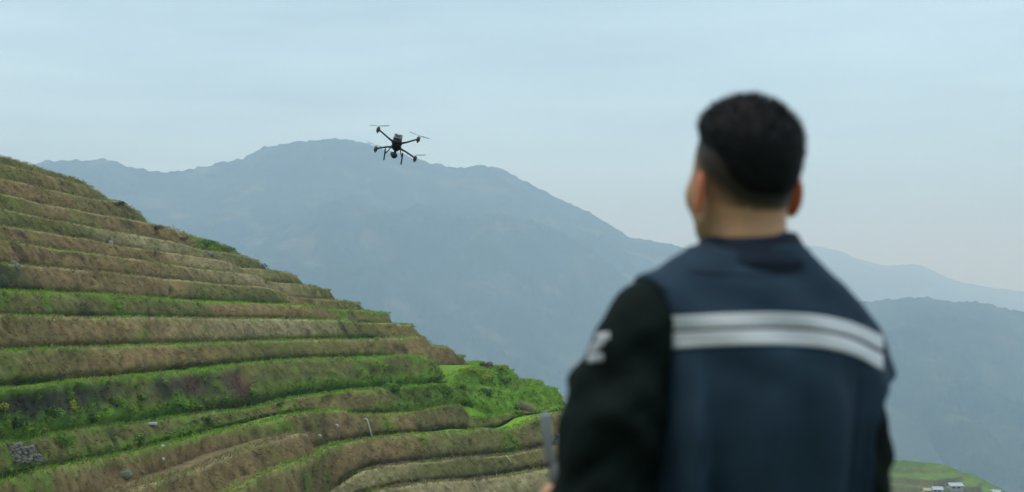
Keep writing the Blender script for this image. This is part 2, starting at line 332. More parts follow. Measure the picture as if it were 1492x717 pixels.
def bank_colour(l, px, P, row):
    st = l['c']; xs = [a for a, _ in st]; c = np.stack([np.interp(px, xs, [b[k] for _, b in st]) for k in range(3)], -1)
    n1 = fbm(P / 2.2, 4, 51)[:, None]; n2 = fbm(P / 0.7 + 9, 3, 52)[:, None]; n3 = fbm(P / 4.5 + 31, 3, 53)[:, None]
    n4 = fbm(np.stack([P[..., 0] + .7 * P[..., 2], P[..., 1], P[..., 2] * .25], -1) / .38 + 3, 3, 58)[:, None]
    c = c * (1 + 0.25 * n1 + 0.2 * n2 + 0.35 * n4)
    g = sstep(0.12, 0.45, n3) * 0.38
    c = c * (1 - g) + OL * 0.95 * g
    g = sstep(0.22, 0.5, fbm(P / 1.6 + 70, 3, 54)[:, None]) * 0.55 * (0.3 + l['g'])
    c = c * (1 - g) + GR * 0.8 * g
    g = sstep(0.3, 0.6, fbm(P / 1.3 + 170, 3, 57)[:, None]) * 0.6
    c = c * (1 - g) + DK * g
    e = np.clip(1 - row * 5, 0, 1)[:, None] * l['g'] * sstep(-0.5, 0.3, fbm(P / 1.2 + 5, 2, 55))[:, None] * 0.8
    c = c * (1 - e) + GR * 1.1 * e
    if l.get('foot'):
        e = sstep(.35, .8, row + .35 * fbm(P / 1.1 + 25, 3, 59))[:, None] * np.interp(px, [a for a, _ in l['foot']], [b for _, b in l['foot']])[:, None]
        c = c * (1 - e) + GR * (1.0 + .3 * n2) * e
    e = np.clip(1 - row * 9, 0, 1)[:, None] * (1 - l['g']) * sstep(-0.6, 0.2, fbm(P / 2.0 + 15, 2, 56))[:, None] * 0.75
    c = c * (1 - e) + PB * 1.45 * e
    return np.clip(c, 0.01, 0.6)
banks = []       # sampled for grass: positions, outward, colour
NR = 12
for k, l in enumerate(L):
    P = l['P']; n = len(P)
    t = np.gradient(P[:, :2], axis=0); t = np.stack([smooth1(t[:, 0], 5), smooth1(t[:, 1], 5)], -1); t /= np.linalg.norm(t, axis=1)[:, None] + 1e-9
    o = np.stack([t[:, 1], -t[:, 0]], -1)                   # outward, downhill
    if k + 1 < len(L):
        zb, dist = nearest(P, L[k + 1]['P'], L[k + 1]['P'][:, 2]); zb = zb - 0.10
        zb = smooth1(zb, 4); dist = smooth1(dist, 4)
    else:
        zb = P[:, 2] - 1.6; dist = np.full(n, 9.0)
    zb = np.minimum(zb, P[:, 2] - 0.25)
    hgt = P[:, 2] - zb
    off = np.minimum(0.46 * hgt + 0.12, 0.62 * dist) * (np.interp(l['px'], [0, 430, 480], [.42, .5, 1]) if k == 13 else 1.0)
    l['base'] = np.concatenate([P[:, :2] + o * off[:, None], zb[:, None]], -1); l['o'] = o
    rows = np.linspace(0, 1, NR) ** 0.9
    G = np.zeros((NR, n, 3))
    for r, s in enumerate(rows):
        prof = 1 - (1 - s) ** 1.7 - 0.62 * (max(0, s - 0.70) / 0.30) ** 1.3
        G[r, :, :2] = P[:, :2] + o * (off * prof)[:, None]
        G[r, :, 2] = P[:, 2] + (zb - P[:, 2]) * s
    flat = G.reshape(-1, 3)
    st = np.stack([flat[:, 0], flat[:, 1], flat[:, 2] * 0.45], -1)
    dn = 0.20 * fbm(st / 1.4, 3, 61) + 0.14 * fbm(st / 0.42, 3, 62) + 0.30 * fbm(st / 5.0, 2, 63)
    dn = dn.reshape(NR, n)
    env = np.sin(np.clip(rows, 0.0, 1) * math.pi)[:, None] ** 0.6 * 0.9 + 0.05
    dn = dn * env * np.clip(hgt, 0, 1.3)[None, :]
    for hx, hy, hr, hd in HOLES:
        uu = 746 + FPX * G[..., 0] / (G[..., 1] * CP + (G[..., 2] - EYE) * SP)
        vv = 358.5 - FPX * ((G[..., 2] - EYE) * CP - G[..., 1] * SP) / (G[..., 1] * CP + (G[..., 2] - EYE) * SP)
        sc_ = G[..., 1] / FPX; q = ((uu - hx) * sc_ / hr) ** 2 + ((vv - hy) * sc_ / (hr * 1.5)) ** 2
        vis = np.arange(n)[None, :] < l['nose']
        dn = dn - hd * np.exp(-q * 2.2) * vis * (np.clip(rows * 5, 0, 1)[:, None])
    G[..., :2] += o[None] * dn[..., None]
    G[1:, :, 2] += 0.04 * fbm(G[1:] / 0.5, 2, 64)
    # bund: rim a touch inside the lip and down to the field
    inner = np.concatenate([P[:, :2] - o * 0.28, P[:, 2:3] - 0.02], -1); inner2 = np.concatenate([P[:, :2] - o * 0.45, P[:, 2:3] - 0.12], -1)
    ALL = np.concatenate([inner2[None], inner[None], G]); rowv = np.concatenate([[0, 0], rows])
    ALL[1:4, :, 2] += (0.05 * fbm(P / 0.5, 3, 71))[None]
    fl = ALL.reshape(-1, 3); pxr = np.tile(l['px'], NR + 2); rw = np.repeat(rowv, n)
    cols = bank_colour(l, pxr, fl, rw)
    b = mesh('terrace_bank', fl, grid_faces(NR + 2, n, flip=True), M_bank, hill, cols=cols)
    l['inner'] = inner2
    banks.append(dict(G=G, o=o, px=l['px'], hgt=hgt, cols=cols.reshape(NR + 2, n, 3)[2:], rows=rows, nose=l['nose'], l=l, P=P))
def bridge(A, B):
    """triangles between two polylines by shortest diagonal; A first, then B (offset len(A))"""
    F = []; i = j = 0; na, nb = len(A), len(B)
    while i < na - 1 or j < nb - 1:
        if i == na - 1: adv = 1
        elif j == nb - 1: adv = 0
        else:
            da = (A[i + 1, 0] - B[j, 0]) ** 2 + (A[i + 1, 1] - B[j, 1]) ** 2; db = (A[i, 0] - B[j + 1, 0]) ** 2 + (A[i, 1] - B[j + 1, 1]) ** 2
            adv = 0 if da < db else 1
        if adv == 0: F.append((i, na + j, i + 1)); i += 1
        else: F.append((i, na + j, na + j + 1)); j += 1
    return np.array(F)
FIELD = {8: GR * 1.6, 10: GR * 1.3, 11: GR * 1.6, 12: GR * 1.2, 13: GR * 1.3, 14: GR * 1.3, 9: GR * 1.1}
for k in range(len(L) - 1):
    A = L[k]['base'][::2].copy(); B = L[k + 1]['inner'][::2].copy()
    A[:, 2] -= 0.03
    V = np.concatenate([A, B]); F = bridge(A, B)
    c0 = FIELD.get(k + 1, (OL + BR) / 2 * 1.05); nz = fbm(V / 1.5, 3, 91)[:, None]
    cols = c0 * (1 + 0.3 * nz)
    if k + 1 == 14:
        xx = np.concatenate([L[k]['px'][::2], L[k + 1]['px'][::2]])[:, None]; w = sstep(480, 400, xx); cols = cols * (1 - w) + BR * 0.9 * w
    if k + 1 == 11:
        xx = np.concatenate([L[k]['px'][::2], L[k + 1]['px'][::2]])[:, None]; w = sstep(630, 645, xx); cols = cols * (1 - w) + np.array((.06, .16, .05)) * w
    mesh('terrace_field', V, F, M_field, hill, cols=np.clip(cols, 0.01, 0.5))
# crown of the hill behind the top lip, and skirt below the lowest
A = L[0]['inner'][::6]; C2 = A.copy(); C2[:, 0] -= 25; C2[:, 1] += 30; C2[:, 2] -= 2.0
mesh('hill_crown', np.concatenate([A, C2]), bridge(A, C2), M_field, hill, cols=np.tile(OL, (2 * len(A), 1)))
A = L[-1]['base'][::6].copy(); A[:, 2] -= 0.02; nn = len(A); Bq = A.copy(); o_ = L[-1]['o'][::6]; Bq[:, :2] += o_ * 10; Bq[:, 2] -= 9
mesh('lower_slope', np.concatenate([A, Bq]), bridge(A, Bq), M_field, hill, cols=np.tile(OL * .9, (2 * nn, 1)))

# extra ledge between two lips (the muddy channel), and the shrubby green mounds on the right
def ledge(pts, wrap_pts, col, g, h, seed, fieldcol, back=3.0, name='terrace_bank'):
    """pts: (px, py, D); a bank of height h below that line and a strip of field behind it"""
    q = np.array(pts, float); d = np.concatenate([[0], np.cumsum(np.hypot(np.diff(q[:, 0]), np.diff(q[:, 1])))])
    dd = np.arange(0, d[-1], 1.2); q = np.stack([smooth1(np.interp(dd, d, q[:, k]), 3) for k in range(3)], -1)
    P = at(q[:, 0], q[:, 1], q[:, 2])
    if wrap_pts is not None: pass
    seg = np.hypot(*np.diff(P[:, :2], axis=0).T); s = np.concatenate([[0], np.cumsum(seg)]); ss = np.arange(0, s[-1], 0.12)
    P = np.stack([np.interp(ss, s, P[:, k]) for k in range(3)], -1); px = np.interp(ss, s, q[:, 0])
    # round the right end
    t = P[-1] - P[-6]; a = math.atan2(t[1], t[0]); pos = P[-1].copy(); W = []
    for i in range(60):
        a += (0.12 if a < R(170) else 0); pos = pos + np.array((math.cos(a) * .15, math.sin(a) * .15, -0.004)); W.append(pos.copy())
    nose = len(P); P = np.concatenate([P, np.array(W)]); px = np.concatenate([px, np.full(len(W), px[-1])]); n = len(P)
    t = np.gradient(P[:, :2], axis=0); t = np.stack([smooth1(t[:, 0], 5), smooth1(t[:, 1], 5)], -1); t /= np.linalg.norm(t, axis=1)[:, None]
    o = np.stack([t[:, 1], -t[:, 0]], -1); rows = np.linspace(0, 1, NR); G = np.zeros((NR, n, 3))
    hh = h * (1 + 0.0 * px)
    for r, s_ in enumerate(rows):
        G[r, :, :2] = P[:, :2] + o * (0.45 * hh * s_)[:, None]; G[r, :, 2] = P[:, 2] - hh * s_
    fl = G.reshape(-1, 3); st = fl * np.array([1, 1, .5]); dn = (0.25 * fbm(st / 1.5, 3, seed) + .15 * fbm(st / .45, 3, seed + 1)).reshape(NR, n) * (np.sin(rows * math.pi)[:, None] ** .6 + .05)
    G[..., :2] += o[None] * dn[..., None]
    back_ = np.concatenate([P[:, :2] - o * 0.3, P[:, 2:3] - 0.03], -1); b2 = np.concatenate([P[:, :2] - o * back, P[:, 2:3] - 0.10], -1)
    ALL = np.concatenate([b2[None], back_[None], G]); rw = np.repeat(np.concatenate([[0, 0], rows]), n)
    l = dict(c=[(0, col), (1500, col)], g=g); cols = bank_colour(l, np.tile(px, NR + 2), ALL.reshape(-1, 3), rw)
    cols[:n] = fieldcol; cols[n:2 * n] = cols[n:2 * n] * .5 + fieldcol * .5
    mesh(name, ALL.reshape(-1, 3), grid_faces(NR + 2, n, flip=True), M_bank, hill, cols=cols)
    banks.append(dict(G=G, o=o, px=px, hgt=hh, cols=cols.reshape(NR + 2, n, 3)[2:], rows=rows, nose=nose, l=dict(g=g), P=P))
def Dl(k, x): return float(np.interp(x, L[k]['px'][:L[k]['nose']], L[k]['P'][:L[k]['nose'], 1]))
ledge([(x, y, Dl(13, x) - w) for x, y, w in [(-340, 940, 3.8), (-60, 830, 3.8), (100, 745, 3.8), (200, 710, 3.8), (265, 691, 3.7), (298, 682, 3.6), (347, 660, 3.3), (379, 649, 2.9), (410, 640, 2.4), (438, 630, 1.8), (448, 633, 1.5)]],
      None, BR, .1, 1.7, 201, BR * .55, 3.4)
ledge([(x, y, D) for x, y, D in [(650, 556, 86), (665, 546, 87), (685, 538, 88), (705, 533, 89), (722, 532, 90), (740, 535, 91), (747, 541, 92)]], None, GR, 1.0, 1.6, 211, GR * 1.1, 5.0)
ledge([(x, y, D) for x, y, D in [(688, 592, 84.5), (700, 588, 85), (720, 580, 86), (742, 574, 87.5), (767, 569, 90), (794, 563, 93), (812, 567, 95)]], None, GR, 1.0, 1.5, 221, GR * 1.0, 9.0)
ledge([(x, y, D) for x, y, D in [(690, 573, 87.5), (715, 566, 88.5), (745, 556, 92), (768, 553, 95), (790, 556, 98)]], None, GR, 1.0, 1.0, 231, GR * 1.1, 5.0)

# ---------------- grass: tufts of triangular blades, joined (nobody could count them)
def tufts(name, P, dirs, lens, cols, blades, width, label, spread=0.6):
    n = len(P); B = blades; PP = np.repeat(P, B, 0); DD = np.repeat(dirs, B, 0) + RNG.normal(0, spread, (n * B, 3)) ; DD /= np.linalg.norm(DD, axis=1)[:, None]
    LL = np.repeat(lens, B) * RNG.uniform(.55, 1.2, n * B); PP = PP + RNG.normal(0, .05, PP.shape) * np.array([1, 1, .5])
    side = np.cross(DD, RNG.normal(0, 1, DD.shape)); side /= np.linalg.norm(side, axis=1)[:, None]
    w = width * RNG.uniform(.6, 1.4, n * B)
    a = PP - side * w[:, None]; b = PP + side * w[:, None]; c = PP + DD * LL[:, None]; c[:, 2] -= 0.12 * LL
    V = np.stack([a, b, c], 1).reshape(-1, 3); F = np.arange(len(V)).reshape(-1, 3)
    cc = np.repeat(cols, B, 0) * RNG.uniform(.75, 1.25, (n * B, 1)); cc = np.repeat(cc, 3, 0)
    o = mesh(name, V, F, M_blade, None, smooth=False, cols=np.clip(cc, .01, .6))
    tag(o, label, 'grass', kind='stuff'); return o
def sample_bank(count_per_m2, vis_only=True, pick=None):
    Ps, Os, Cs, Ss, Gs = [], [], [], [], []
    for b in banks:
        i0 = np.searchsorted(b['px'], -60); i1 = min(len(b['px']) - 2, b['nose'] + 45)
        m = int(count_per_m2 * (i1 - i0) * 0.13 * np.mean(b['hgt']) * 1.15)
        ii = RNG.integers(i0, i1, m); r = RNG.uniform(0, 1, m)
        rf = r * (NR - 1); r0 = np.minimum(rf.astype(int), NR - 2); fr = (rf - r0)[:, None]
        Ps.append(b['G'][r0, ii] * (1 - fr) + b['G'][r0 + 1, ii] * fr); Os.append(np.concatenate([b['o'][ii], np.zeros((m, 1))], -1))
        Cs.append(b['cols'][r0, ii]); Ss.append(r); Gs.append(np.full(m, b['l']['g']))
    return [np.concatenate(q) for q in (Ps, Os, Cs, Ss, Gs)]
P, O, C, S, G_ = sample_bank(13)
hang = O * 0.55 + np.array([0.55, 0, 0.0]); hang[:, 2] += np.where(RNG.uniform(0, 1, len(P)) < 0.35, 0.6, -0.85)
cl = C * RNG.uniform(.8, 1.35, (len(C), 1)); straw = (RNG.uniform(0, 1, len(C)) < 0.15) & (C.sum(1) > .26); cl[straw] = PB * 1.15
tufts('bank_grass', P, hang, RNG.uniform(.10, .34, len(P)), cl, 4, .017, 'dry brown and olive grass hanging over the terrace banks', .35)
# green grass on the edges
gm_ = (C[:, 1] > C[:, 0] * 1.25) & (RNG.uniform(0, 1, len(C)) < np.where(G_ > .95, .32, .6)) & (S > .12)
wc = np.where(G_[gm_] > .95, 1.7, 1.05)[:, None] * np.array((.150, .235, .028)) * RNG.uniform(.6, 1.5, (gm_.sum(), 1)) + np.array((.05, .03, 0)) * RNG.uniform(0, 1, (gm_.sum(), 1)) ** 3
tufts('bank_weeds', P[gm_], O[gm_] + np.array([0, 0, .6]), RNG.uniform(.10, .30, gm_.sum()), wc, 5, .05, 'leafy green weeds spreading over the lower terrace banks', .6)
Pe, Ce, De = [], [], []
for b in banks:
    i0 = np.searchsorted(b['px'], -60); i1 = min(len(b['px']) - 2, b['nose'] + 30); g = b['l']['g']
    m = int((i1 - i0) * 0.13 * 42); ii = RNG.integers(i0, i1, m)
    p = b['P'][ii].copy(); p[:, :2] -= b['o'][ii] * RNG.uniform(-.12, .75, m)[:, None] ; p[:, 2] += np.where(RNG.uniform(0,1,m) < .5, -.03, .0)
    patch = fbm(p / 2.5, 3, 301); gg = g + 0.55 * patch
    c = np.where((RNG.uniform(0, 1, m) < gg)[:, None], GR * RNG.uniform(1.1, 2.0, (m, 1)) + np.array([.02, .03, 0]) * RNG.uniform(0, 1, (m, 1)), PB * RNG.uniform(.75, 1.35, (m, 1)))
    Pe.append(p); Ce.append(c); De.append(np.concatenate([b['o'][ii] * .35, np.ones((m, 1))], -1))
Pe, Ce, De = map(np.concatenate, (Pe, Ce, De))
tufts('edge_grass', Pe, De, RNG.uniform(.07, .2, len(Pe)), Ce, 4, .02, 'short bright green grass along the terrace edges', .45)

# ------------------------------------------------------------------ shrubs on the banks
def ray_hill_setup():
    dg = None; Vs, Fs = [], []; b = 0
    for o in hill.children:
        me = o.data; v = np.empty(len(me.vertices) * 3); me.vertices.foreach_get('co', v); v = v.reshape(-1, 3)
        for p in me.polygons: Fs.append([i + b for i in p.vertices])
        Vs.append(v); b += len(v)
    return BVHTree.FromPolygons(np.concatenate(Vs).tolist(), Fs)
HB = ray_hill_setup()
def hit(px, py, bvh=None, fallback=60):
    d = at(px, py, 1.0) - np.array([0, 0, EYE]); d = Vector(d).normalized()
    r = (bvh or HB).ray_cast(Vector((0, 0, EYE)), d, 20000)
    return r[0] if r[0] is not None else Vector(at(px, py, fallback))
def shrub(px, py, w, h, col, label, group=None, name='shrub', leaf=.07, dens=1.0, cat='shrub', fallback=75):
    base = hit(px, py, fallback=fallback); e = empty(name, base); tag(e, label, cat, group)
    rs = np.random.default_rng(int(px * 7 + py)); n = int(420 * dens * max(.5, w * h))
    lobes = rs.uniform(-1, 1, (7, 3)) * np.array([w * .36, w * .3, h * .2]) + np.array([0, 0, h * .3])
    k = rs.integers(0, 7, n); d = rs.normal(0, 1, (n, 3)); d /= np.linalg.norm(d, axis=1)[:, None]
    c = lobes[k] + d * (rs.uniform(.35, 1, (n, 1)) ** .5) * np.array([w * .26, w * .24, h * .26])
    a = rs.normal(0, 1, (n, 3)); a /= np.linalg.norm(a, axis=1)[:, None]; bb = np.cross(a, d + rs.normal(0, .4, (n, 3))); bb /= np.linalg.norm(bb, axis=1)[:, None]
    s = leaf * rs.uniform(.6, 1.3, (n, 1))
    V = np.stack([c - a * s, c - bb * s * .5, c + a * s, c + bb * s * .5], 1).reshape(-1, 3); F = np.arange(4 * n).reshape(-1, 4)
    lc = np.array(col) * rs.uniform(.6, 1.4, (7, 1))[k] * rs.uniform(.8, 1.2, (n, 1))
    mesh('foliage', V, F, M_leaf, e, smooth=False, cols=np.repeat(lc, 4, 0))
    vf = []
    for q in range(5):
        tp = Vector(lobes[q]) * .8; vf.append(tube([(0, 0, -.1), tuple(tp * .5 + Vector((.03, 0, 0))), tuple(tp)], [.018, .012, .005], 5))
    V, F = merge(*vf); mesh('stem', V, F, M_stem, e)
    return e
YG = (.30, .34, .04); LG = (.17, .30, .04); MG = (.12, .23, .035); DG = (.05, .11, .025); BN = (.15, .11, .075)
gs = 'leafy green shrubs growing on the terrace banks'
shrub(90, 652, 1.0, .8, LG, 'bright green bush beside the dry stone wall at the lower left', gs)
shrub(20, 622, .8, .6, DG, 'dark green bush above the stone wall at the left border', gs)
shrub(78, 608, .9, .6, MG, 'mid green bush low on the dark earth bank, leftmost of its row', gs)
shrub(108, 597, .7, .55, YG, 'yellowish small bush halfway up the dark earth bank', gs)
shrub(135, 612, 1.1, .6, LG, 'wide low green bush at the foot of the dark earth bank', gs)
shrub(170, 592, .8, .6, LG, 'round green bush just left of the bare red soil patch', gs)
shrub(205, 585, .9, .5, MG, 'green bush pressed against the bank left of the red soil', gs)
shrub(262, 590, .9, .5, LG, 'green bush under the left end of the red soil patch', gs)
shrub(200, 645, .6, .6, LG, 'small green bush below the flat grey slab', gs)
shrub(302, 618, .6, .5, DG, 'dark green bush on the olive bank in mid slope', gs)
shrub(365, 575, .6, .5, LG, 'small light green bush right of the red soil patch', gs)
shrub(5, 605, .5, .6, YG, 'yellow green weeds at the left border on the dark bank', gs)
shrub(572, 572, 1.1, .8, MG, 'dense mid green bush on the terrace edge right of the dark bank', gs)
shrub(592, 562, 1.1, .7, LG, 'light green bush beside the dense one on the terrace edge', gs)
shrub(620, 560, 1.0, .7, (.08, .16, .03), 'green bush on the terrace corner left of the yellow mound', gs)
ym = 'yellow green shrubs covering the mound at the end of the hillside'
shrub(674, 566, 1.2, .8, LG, 'large light green shrub on the left flank of the yellow mound', ym)
shrub(700, 556, 1.3, .8, (.25, .33, .04), 'broad yellow green shrub in the middle of the mound', ym)
shrub(688, 541, 1.3, .4, YG, 'yellowest shrub on top of the mound beside the flat field', ym)
shrub(728, 537, 1.0, .35, YG, 'yellow shrub on the top right of the mound', ym)
shrub(735, 560, .8, .6, (.09, .15, .035), 'darker green shrub on the right flank of the mound', ym)
shrub(708, 576, .9, .6, DG, 'dark green shrub at the foot of the mound', ym)
shrub(652, 574, .9, .6, MG, 'mid green shrub between the mound and the olive bank', ym)
shrub(752, 597, .7, .5, MG, 'small green shrub on the bank near the arm of the man', ym)
shrub(708, 535, .8, .45, (.13, .075, .075), 'dead reddish brown bush on top of the yellow mound', None)
shrub(383, 392, .75, .62, BN, 'dry brown bush on the outline of the hillside', 'dry brown bushes along the outline of the hillside')
shrub(268, 349, .8, .35, BN, 'low dry bush beside the pale stick on the upper outline', 'dry brown bushes along the outline of the hillside')
shrub(226, 333, 1.0, .4, (.12, .1, .06), 'wide dry bush above the green hedge on the outline', 'dry brown bushes along the outline of the hillside')
shrub(172, 299, .9, .4, (.1, .09, .05), 'small dark bush highest on the outline of the hillside', 'dry brown bushes along the outline of the hillside')
shrub(300, 359, 2.2, .7, (.075, .14, .025), 'long green hedge of shrubs on the outline, left half', 'green hedge on the outline of the hillside', leaf=.06)
shrub(328, 367, 1.9, .65, (.07, .13, .025), 'green hedge shrub on the outline, right end of the hedge', 'green hedge on the outline of the hillside', leaf=.06)

# ------------------------------------------------------------------ small things on the slope
M_white = material('pale_plastic', (.45, .44, .40), .6, var=.15, scale=30)
M_stick = material('bleached_stick', (.42, .38, .30), .8, var=.25, scale=30)
M_tarp = material('faded_tarp', (.19, .13, .095), .7, var=.3, scale=8, bump=.01)
M_conc = material('pale_concrete', (.36, .38, .42), .85, var=.15, scale=6, bump=.004)
def rock(name, px, py, s, mat, label, cat, seed, group=None, flat=1.0):
    bm = bmesh.new(); bmesh.ops.create_icosphere(bm, subdivisions=2, radius=1); V = np.array([v.co for v in bm.verts]); F = [tuple(v.index for v in f.verts) for f in bm.faces]; bm.free()
    V = V * (1 + .35 * fbm(V * 1.1 + seed, 3, seed))[:, None] * np.array(s) * .5; V[:, 2] *= flat
    b = hit(px, py) - Vector((0, .05, 0)); o = mesh(name, V, F, mat, smooth=False); o.location = b; tag(o, label, cat, group); return o
rock('plastic_bag', 160, 354, (.42, .3, .3), M_white, 'crumpled white bag lying on an upper terrace edge', 'bag', 3)
rock('white_stone', 214, 546, (.22, .2, .2), M_white, 'pale stone on the bright green strip above the red soil', 'stone', 4)
rock('white_stone', 491, 621, (.2, .15, .22), M_white, 'pale stone high on the bank left of the bent white pole', 'stone', 5)
rock('white_stone', 466, 635, (.2, .15, .18), M_white, 'pale stone low on the bank left of the bent white pole', 'stone', 6)
rock('white_stone', 238, 650, (.2, .15, .14), M_white, 'pale stone on the lip above the muddy channel', 'stone', 7)
rock('white_stone', 238, 669, (.16, .15, .16), M_white, 'pale stone on the bank under another, above the muddy channel', 'stone', 8)
rock('white_stone', 74, 503, (.22, .15, .22), M_white, 'pale stone at the foot of a brown bank on the left', 'stone', 9)
rock('white_stone', 79, 467, (.14, .1, .12), M_white, 'tiny pale stone under a grassy edge on the left', 'stone', 19)
rock('boulder', 172, 694, (.9, .7, .55), material('mossy_boulder', (.12, .13, .075), .9, var=.5, scale=3, bump=.02, bscale=9), 'mossy grey green boulder set in the lowest left bank', 'boulder', 10).location.y += .42
rock('boulder', 307, 371, (.45, .4, .35), M_stone, 'grey boulder at the left end of a terrace below the hedge', 'boulder', 11)
rock('boulder', 16, 383, (.55, .3, .25), M_stone, 'flat grey rock by the left border of the slope', 'boulder', 12)
rock('boulder', 26, 389, (.3, .3, .4), M_stone, 'upright grey rock near the left border of the slope', 'boulder', 13)
b = hit(220, 618); V, F = box((0, -.05, .02), (.5, .35, .1), None, .02); o = mesh('stone_slab', V, F, M_conc, smooth=False); o.location = b; tag(o, 'flat pale grey slab on the grassy edge of a terrace', 'slab')
def stick(name, pix, r, label, cat, mat=M_stick):
    D = min(hit(*q).y for q in pix) - .12; pts = [Vector(at(x, y, D)) for x, y in pix]; V, F = tube([p - pts[-1] for p in pts], r, 7)
    o = mesh(name, V, F, mat); o.location = pts[-1]; tag(o, label, cat)
stick('bent_pole', [(529, 611), (534, 610), (537, 617), (539, 626), (542, 637)], [.03, .035, .04, .04, .045], 'bent whitish pole leaning against a terrace bank', 'pole', M_white)
stick('short_stick', [(738, 665), (742, 669), (745, 674)], [.03, .035, .03], 'short white stick on a low bank near the man', 'stick', M_white)
stick('pale_stick', [(252, 328), (256, 335), (262, 346)], [.04, .04, .04], 'pale dry stick leaning on the upper outline of the hill', 'stick')
# tarp-covered heap near the man's sleeve and grey hut behind it
b = hit(768, 600); rs = np.random.default_rng(2); V, F = box((0, 0, .22), (.85, .6, .45), None, .1)
V = [Vector(v) + Vector((0, 0, .10 * math.sin(v.x * 5) - v.x * .55 + .12 * math.sin(v.y * 9 + v.x * 7))) for v in V]; e = empty('covered_heap', b); tag(e, 'low heap under a faded brown tarp on a green terrace', 'heap')
mesh('tarp', V, F, M_tarp, e)
V, F = box((0, .05, .0), (.8, .55, .16), None, .03); mesh('straw_base', V, F, M_stick, e)
b = Vector(at(822, 648, Dl(14, 810) - .8)); e = empty('water_tank', b); tag(e, 'small pale grey concrete water tank half hidden by the sleeve of the man', 'tank')
V, F = box((0, 0, .3), (1.05, .8, .62), None, .03); mesh('tank_wall', V, F, M_conc, e, smooth=False)
V, F = box((0, 0, .64), (1.15, .9, .06), None, .02); mesh('tank_lid', V, F, M_conc, e, smooth=False)
# dry stone wall at the left border
wb = hit(26, 672); e = empty('dry_stone_wall', wb); tag(e, 'short dry stone wall of grey rocks in the bank at the left border', 'wall')
protos = []
for q in range(6):
    bm = bmesh.new(); bmesh.ops.create_cube(bm, size=1); bmesh.ops.subdivide_edges(bm, edges=bm.edges[:], cuts=1, use_grid_fill=True)
    V = np.array([v.co for v in bm.verts]); F = [tuple(v.index for v in f.verts) for f in bm.faces]; bm.free()
    nrm = np.linalg.norm(V, axis=1)[:, None]; V = V * (.62 + .38 * (.62 / np.maximum(nrm, .01))) ; V *= (1 + .22 * vnoise(V * 2 + q * 5, q))[:, None]
    protos.append((V, F))
ms = []
for q, (V, F) in enumerate(protos):
    o = mesh('stone', V, F, M_stone, e, smooth=False); ms.append(o.data); bpy.data.objects.remove(o)
rs = np.random.default_rng(4); rowsN = 5
for r_ in range(rowsN):
    x = -2.0 + rs.uniform(-.1, .1)
    while x < .75 - .12 * r_ + rs.uniform(-.15, .15):
        w = rs.uniform(.13, .27); h_ = .175
        o = bpy.data.objects.new('stone', ms[rs.integers(0, 6)]); COL.objects.link(o); o.parent = e
        bp = at(26 + x / (wb.y / FPX), 672 - (r_ + .5) * 5.6 + 2.2 - x * 1.2, wb.y - .22 + r_ * .05)
        o.location = Vector(bp) - wb + Vector((0, rs.uniform(-.04, .04), rs.uniform(-.02, .02)))
        o.scale = (w, .28, h_ * rs.uniform(.8, 1.15)); o.rotation_euler = (rs.uniform(-.4, .4), rs.uniform(-.5, .5), rs.uniform(-.5, .5)); x += w * .95

# ------------------------------------------------------------------ lower green hill at the right with farm sheds
hp = [(900, 640), (1100, 655), (1250, 664), (1290, 668), (1312, 671), (1335, 673), (1362, 675), (1385, 681), (1397, 688), (1412, 690), (1424, 697), (1440, 705), (1456, 713), (1475, 724), (1520, 745), (1600, 800)]
xs = np.arange(900, 1600, 1.5); py = smooth1(interp_pts(hp, xs), 2)
DR = 400.0; ridge = at(xs, py, DR); u = (xs - 746) / FPX
Ds = np.concatenate([np.linspace(520, 404, 20), np.linspace(400, 250, 330)]); V = np.zeros((len(Ds), len(xs), 3))
for i, D in enumerate(Ds):
    z = ridge[:, 2] - (np.maximum(0, D - 400) * .5 + np.maximum(0, 400 - D) * .27)
    V[i] = np.stack([u * D, D + 0 * u, z], -1)
Q = V.copy(); Q[..., 2] = 0; front = np.clip((400 - V[..., 1]) / 12, 0, 1)
H = V[..., 2] + (7 * fbm(Q / 30, 3, 401) - 1) * front
stp = 1.9; f = H / stp; fl_ = np.floor(f); fr = f - fl_; Hs = (fl_ + sstep(.72, 1.0, fr)) * stp
V[..., 2] = H * (1 - front * .95) + Hs * front * .95 + .25 * fbm(Q / 1.5, 3, 404)
bankm = ((fr > .68) * front)[..., None]; n1 = fbm(Q / 8, 4, 402)[..., None]; n2 = fbm(Q / 2, 3, 403)[..., None]
cg = (GR * .55 + OL * .25) * (1 + .35 * n1 + .25 * n2); cb = (OL * .5 + BR * .3) * (1 + .4 * n2); cols = cg * (1 - bankm) + cb * bankm
w = sstep(.25, .4, fbm(Q / 14 + 50, 3, 405))[..., None]; cols = cols * (1 - w * .7) + DK * 1.6 * w * .7
lh = mesh('lower_green_hill', V.reshape(-1, 3), grid_faces(len(Ds), len(xs), flip=True), M_field, cols=np.clip(cols, .01, .5).reshape(-1, 3)); tag(lh, kind='structure')
LH = BVHTree.FromPolygons(V.reshape(-1, 3).tolist(), grid_faces(len(Ds), len(xs), flip=True).tolist())
M_wall = material('shed_wall', (.32, .30, .24), .85, var=.15, scale=2); M_roofw = material('pale_roof', (.34, .40, .43), .5, var=.12, scale=3)
M_dark = material('dark_opening', (.02, .02, .02), .6)
